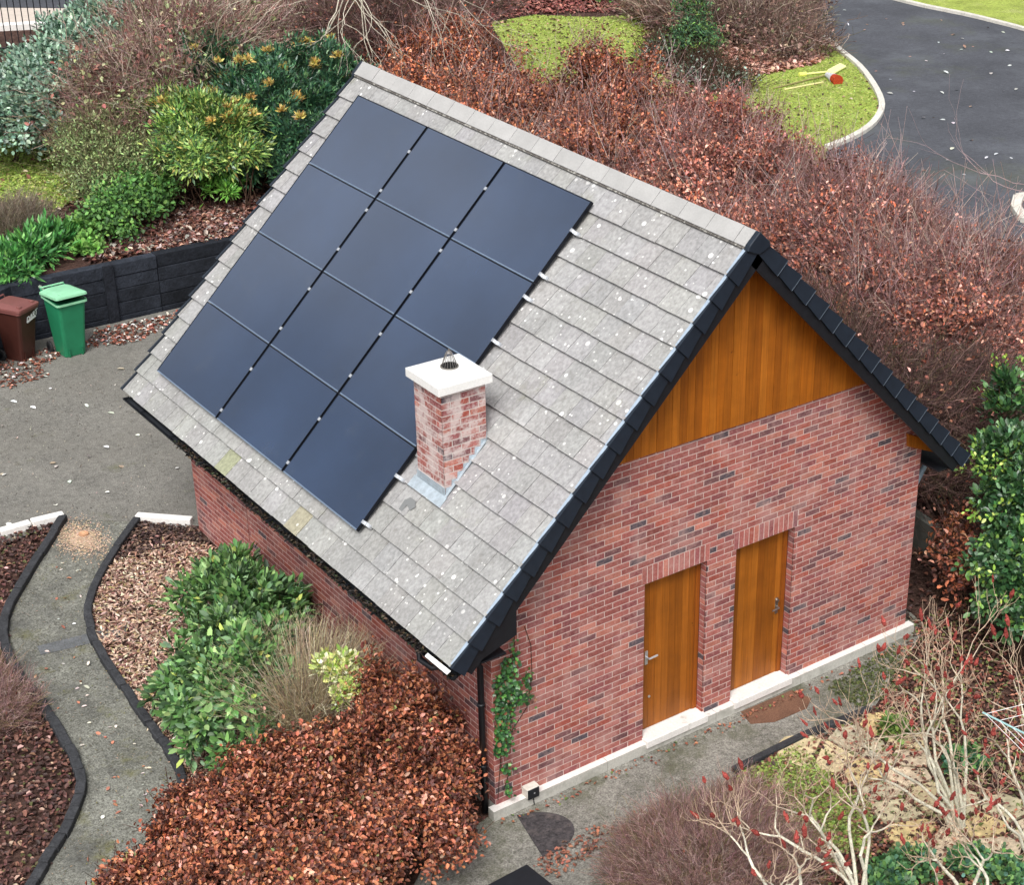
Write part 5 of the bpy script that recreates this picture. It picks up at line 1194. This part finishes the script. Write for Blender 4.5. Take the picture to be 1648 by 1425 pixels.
litter('leaf_litter', 'orange leaves caught along the foot of the white plinth', 'leaf litter', gp([(800, 1326), (1180, 1161), (1450, 1035), (1460, 1042), (1190, 1170), (810, 1336)]), 150, .045, [(S(172, 112, 86), 4), (S(134, 84, 66), 3), (S(110, 130, 70), 1)])
litter('leaf_litter', 'dark red leaves under the sumacs around the buff slabs', 'leaf litter', gp([(1180, 1250), (1420, 1140), (1470, 1010), (1560, 960), (1660, 1100), (1700, 1450), (1250, 1450)], -.012), 9000, .062, [(S(128, 82, 68), 4), (S(98, 68, 58), 4), (S(172, 122, 102), 2), (S(112, 118, 70), 3.5), (S(74, 58, 50), 3)])
litter('leaf_litter', 'brown leaves on the shaded strip between brick wall and laurel', 'leaf litter', [(6.4, .3), (6.5, 8), (9, 8), (9, -1.5), (7.4, -1.5)], 2600, .08, [(S(90, 58, 50), 4), (S(66, 46, 42), 4), (S(130, 86, 70), 1)])
litter('leaf_litter', 'pinkish brown leaves carpeting the island in front of the brown thicket', 'leaf litter', gp([(1120, 150), (1130, 80), (1250, 70), (1330, 90), (1310, 104), (1240, 118), (1180, 128)]), 5200, .16, [(S(186, 140, 124), 4), (S(150, 104, 88), 4), (S(214, 176, 160), 2), (S(110, 76, 66), 2)])
litter('leaf_litter', 'red brown leaves along the top edge behind the far lawn', 'leaf litter', gp([(700, 10), (720, -40), (1080, -40), (1070, 18), (960, 20), (860, 22), (790, 34)]), 5200, .15, [(S(140, 84, 76), 4), (S(110, 66, 60), 4), (S(176, 120, 108), 2)])
litter('leaf_litter', 'brown leaves under the beech hedge bushes', 'leaf litter', [(7.5, -1), (14.5, 3), (16, 12), (14, 22), (9, 22), (8, 8)], 12000, .10, LB)
litter('leaf_litter', 'brown leaves under the shrubs of the raised bed', 'leaf litter', [(-4, 15), (.5, 16), (6, 16), (12, 24), (12, 34), (2, 29), (-4, 20)], 12000, .11, LB)
litter('road_leaves', 'pale fallen leaves scattered on the dark road', 'fallen leaves', gp([(1290, 20), (1450, 5), (1640, 60), (1640, 300), (1480, 270), (1430, 180), (1340, 70)]), 48, .14, [(S(190, 190, 190), 3), (S(150, 120, 104), 2)], tpl='oval', up=.2)
for nm, n, lab in (('left', 30000, 'short bright grass of the small lawn on the raised bed'), ('mid', 26000, 'short mossy grass of the lawn beyond the ridge'), ('right', 22000, 'short bright grass of the lawn tip inside the kerb bend')):
    litter('grass', lab, 'grass', LAWN[nm], n, .075, [(S(152, 176, 80), 4), (S(124, 152, 62), 3), (S(178, 192, 104), 3), (S(182, 172, 122), 1.5)], tpl='lance', up=1.2, lift=.0 if nm != 'left' else .03)
litter('moss', 'green moss and weeds between the straight timber edging and buff slabs', 'moss', gp([(1188, 1250), (1285, 1206), (1340, 1255), (1400, 1300), (1400, 1380), (1230, 1350)]), 14000, .045, [(S(134, 152, 72), 4), (S(104, 126, 58), 3), (S(156, 168, 100), 2), (S(116, 92, 72), 2)], tpl='round', up=.9, lift=.01)
litter('moss', 'green moss on the shaded end of the front path', 'moss', gp([(1330, 1110), (1440, 1040), (1470, 1060), (1440, 1120), (1380, 1140)]), 1600, .035, [(S(84, 92, 52), 4), (S(66, 74, 46), 3)], tpl='round', up=.6, lift=.0)

litter('leaf_litter', 'russet leaves on the soil between the timber edging end and the copper hedge', 'leaf litter', [ER[7][:2], ER[8][:2], ER[9][:2], ER[10][:2], (-3.5, -.5), (-1.5, 1.5), (-2.0, 2.6)], 2200, .055, COP+[(S(196, 160, 140), 1.5), (S(70, 50, 46), 3)])
litter('leaf_litter', 'few dark red leaves lying on top of the buff slabs', 'leaf litter', gp([(1300, 1210), (1440, 1160), (1640, 1320), (1600, 1420), (1480, 1400)]), 160, .05, [(S(132, 82, 66), 4), (S(180, 120, 96), 2), (S(96, 64, 54), 3)], lift=.05)
drape('path_patch', gp([(60, 1042), (150, 1020), (206, 1008), (204, 1024), (150, 1036), (66, 1056)]), .009, mat('tar', S(96, 98, 100), rough=.9, noise=[(50, .3, 3), (8, .2, 4)]), .3)
litter('grit', 'twigs and brown debris along both edges of the curved path', 'debris', [p[:2] for p in EL]+[p[:2] for p in ER[::-1]], 1500, .028, [(S(150, 130, 108), 3), (S(84, 74, 60), 4), (S(110, 108, 60), 3), (S(60, 56, 50), 3)], tpl='lance', up=.3)
litter('grit', 'fine twigs and crumbs of debris lying on the grey driveway', 'debris', gp([(0, 620), (290, 570), (230, 640), (310, 760), (300, 830), (0, 850)]), 1100, .035, [(S(170, 160, 145), 3), (S(84, 76, 66), 5), (S(64, 58, 52), 3)], tpl='lance', up=.3)

litter('leaf_litter', 'brown leaves sprinkled over the far lawn beyond the ridge', 'leaf litter', LAWN['mid'], 800, .09, LB, lift=.03)
litter('leaf_litter', 'brown leaves sprinkled on the lawn tip inside the kerb', 'leaf litter', LAWN['right'], 260, .08, LB, lift=.03)
litter('leaf_litter', 'dense brown and grey leaves between the far lawn and the young conifer', 'leaf litter', gp([(1040, 20), (1140, 20), (1150, 150), (1110, 200), (1075, 130), (1035, 95)]), 3200, .14, [(S(160, 122, 106), 4), (S(116, 84, 74), 4), (S(196, 164, 146), 1.5), (S(90, 68, 60), 3), (S(124, 136, 82), 2.5)])

bush('bare_shrub', 'purplish brown bare shrub behind the far end of the ridge, under the pale branches', 'shrub', [lobe(590, 60, 2.4, 1.5, 1.6, 1.0), lobe(620, 20, 2.2, 1.8, 1.8, 1.1), lobe(680, 5, 2.0, 1.8, 2.0, 1.1), lobe(540, 10, 2.2, 1.6, 1.8, 1.0)], 3000, .08, COPD, 'curl', cr=.2, ncl=420, stems=30, stemcol=S(104, 82, 78), twn=12000, twL=.6, twr=.007,
     twpal=[(S(128, 100, 96), 4), (S(96, 74, 70), 4), (S(160, 134, 126), 2), (S(110, 100, 76), 1)])
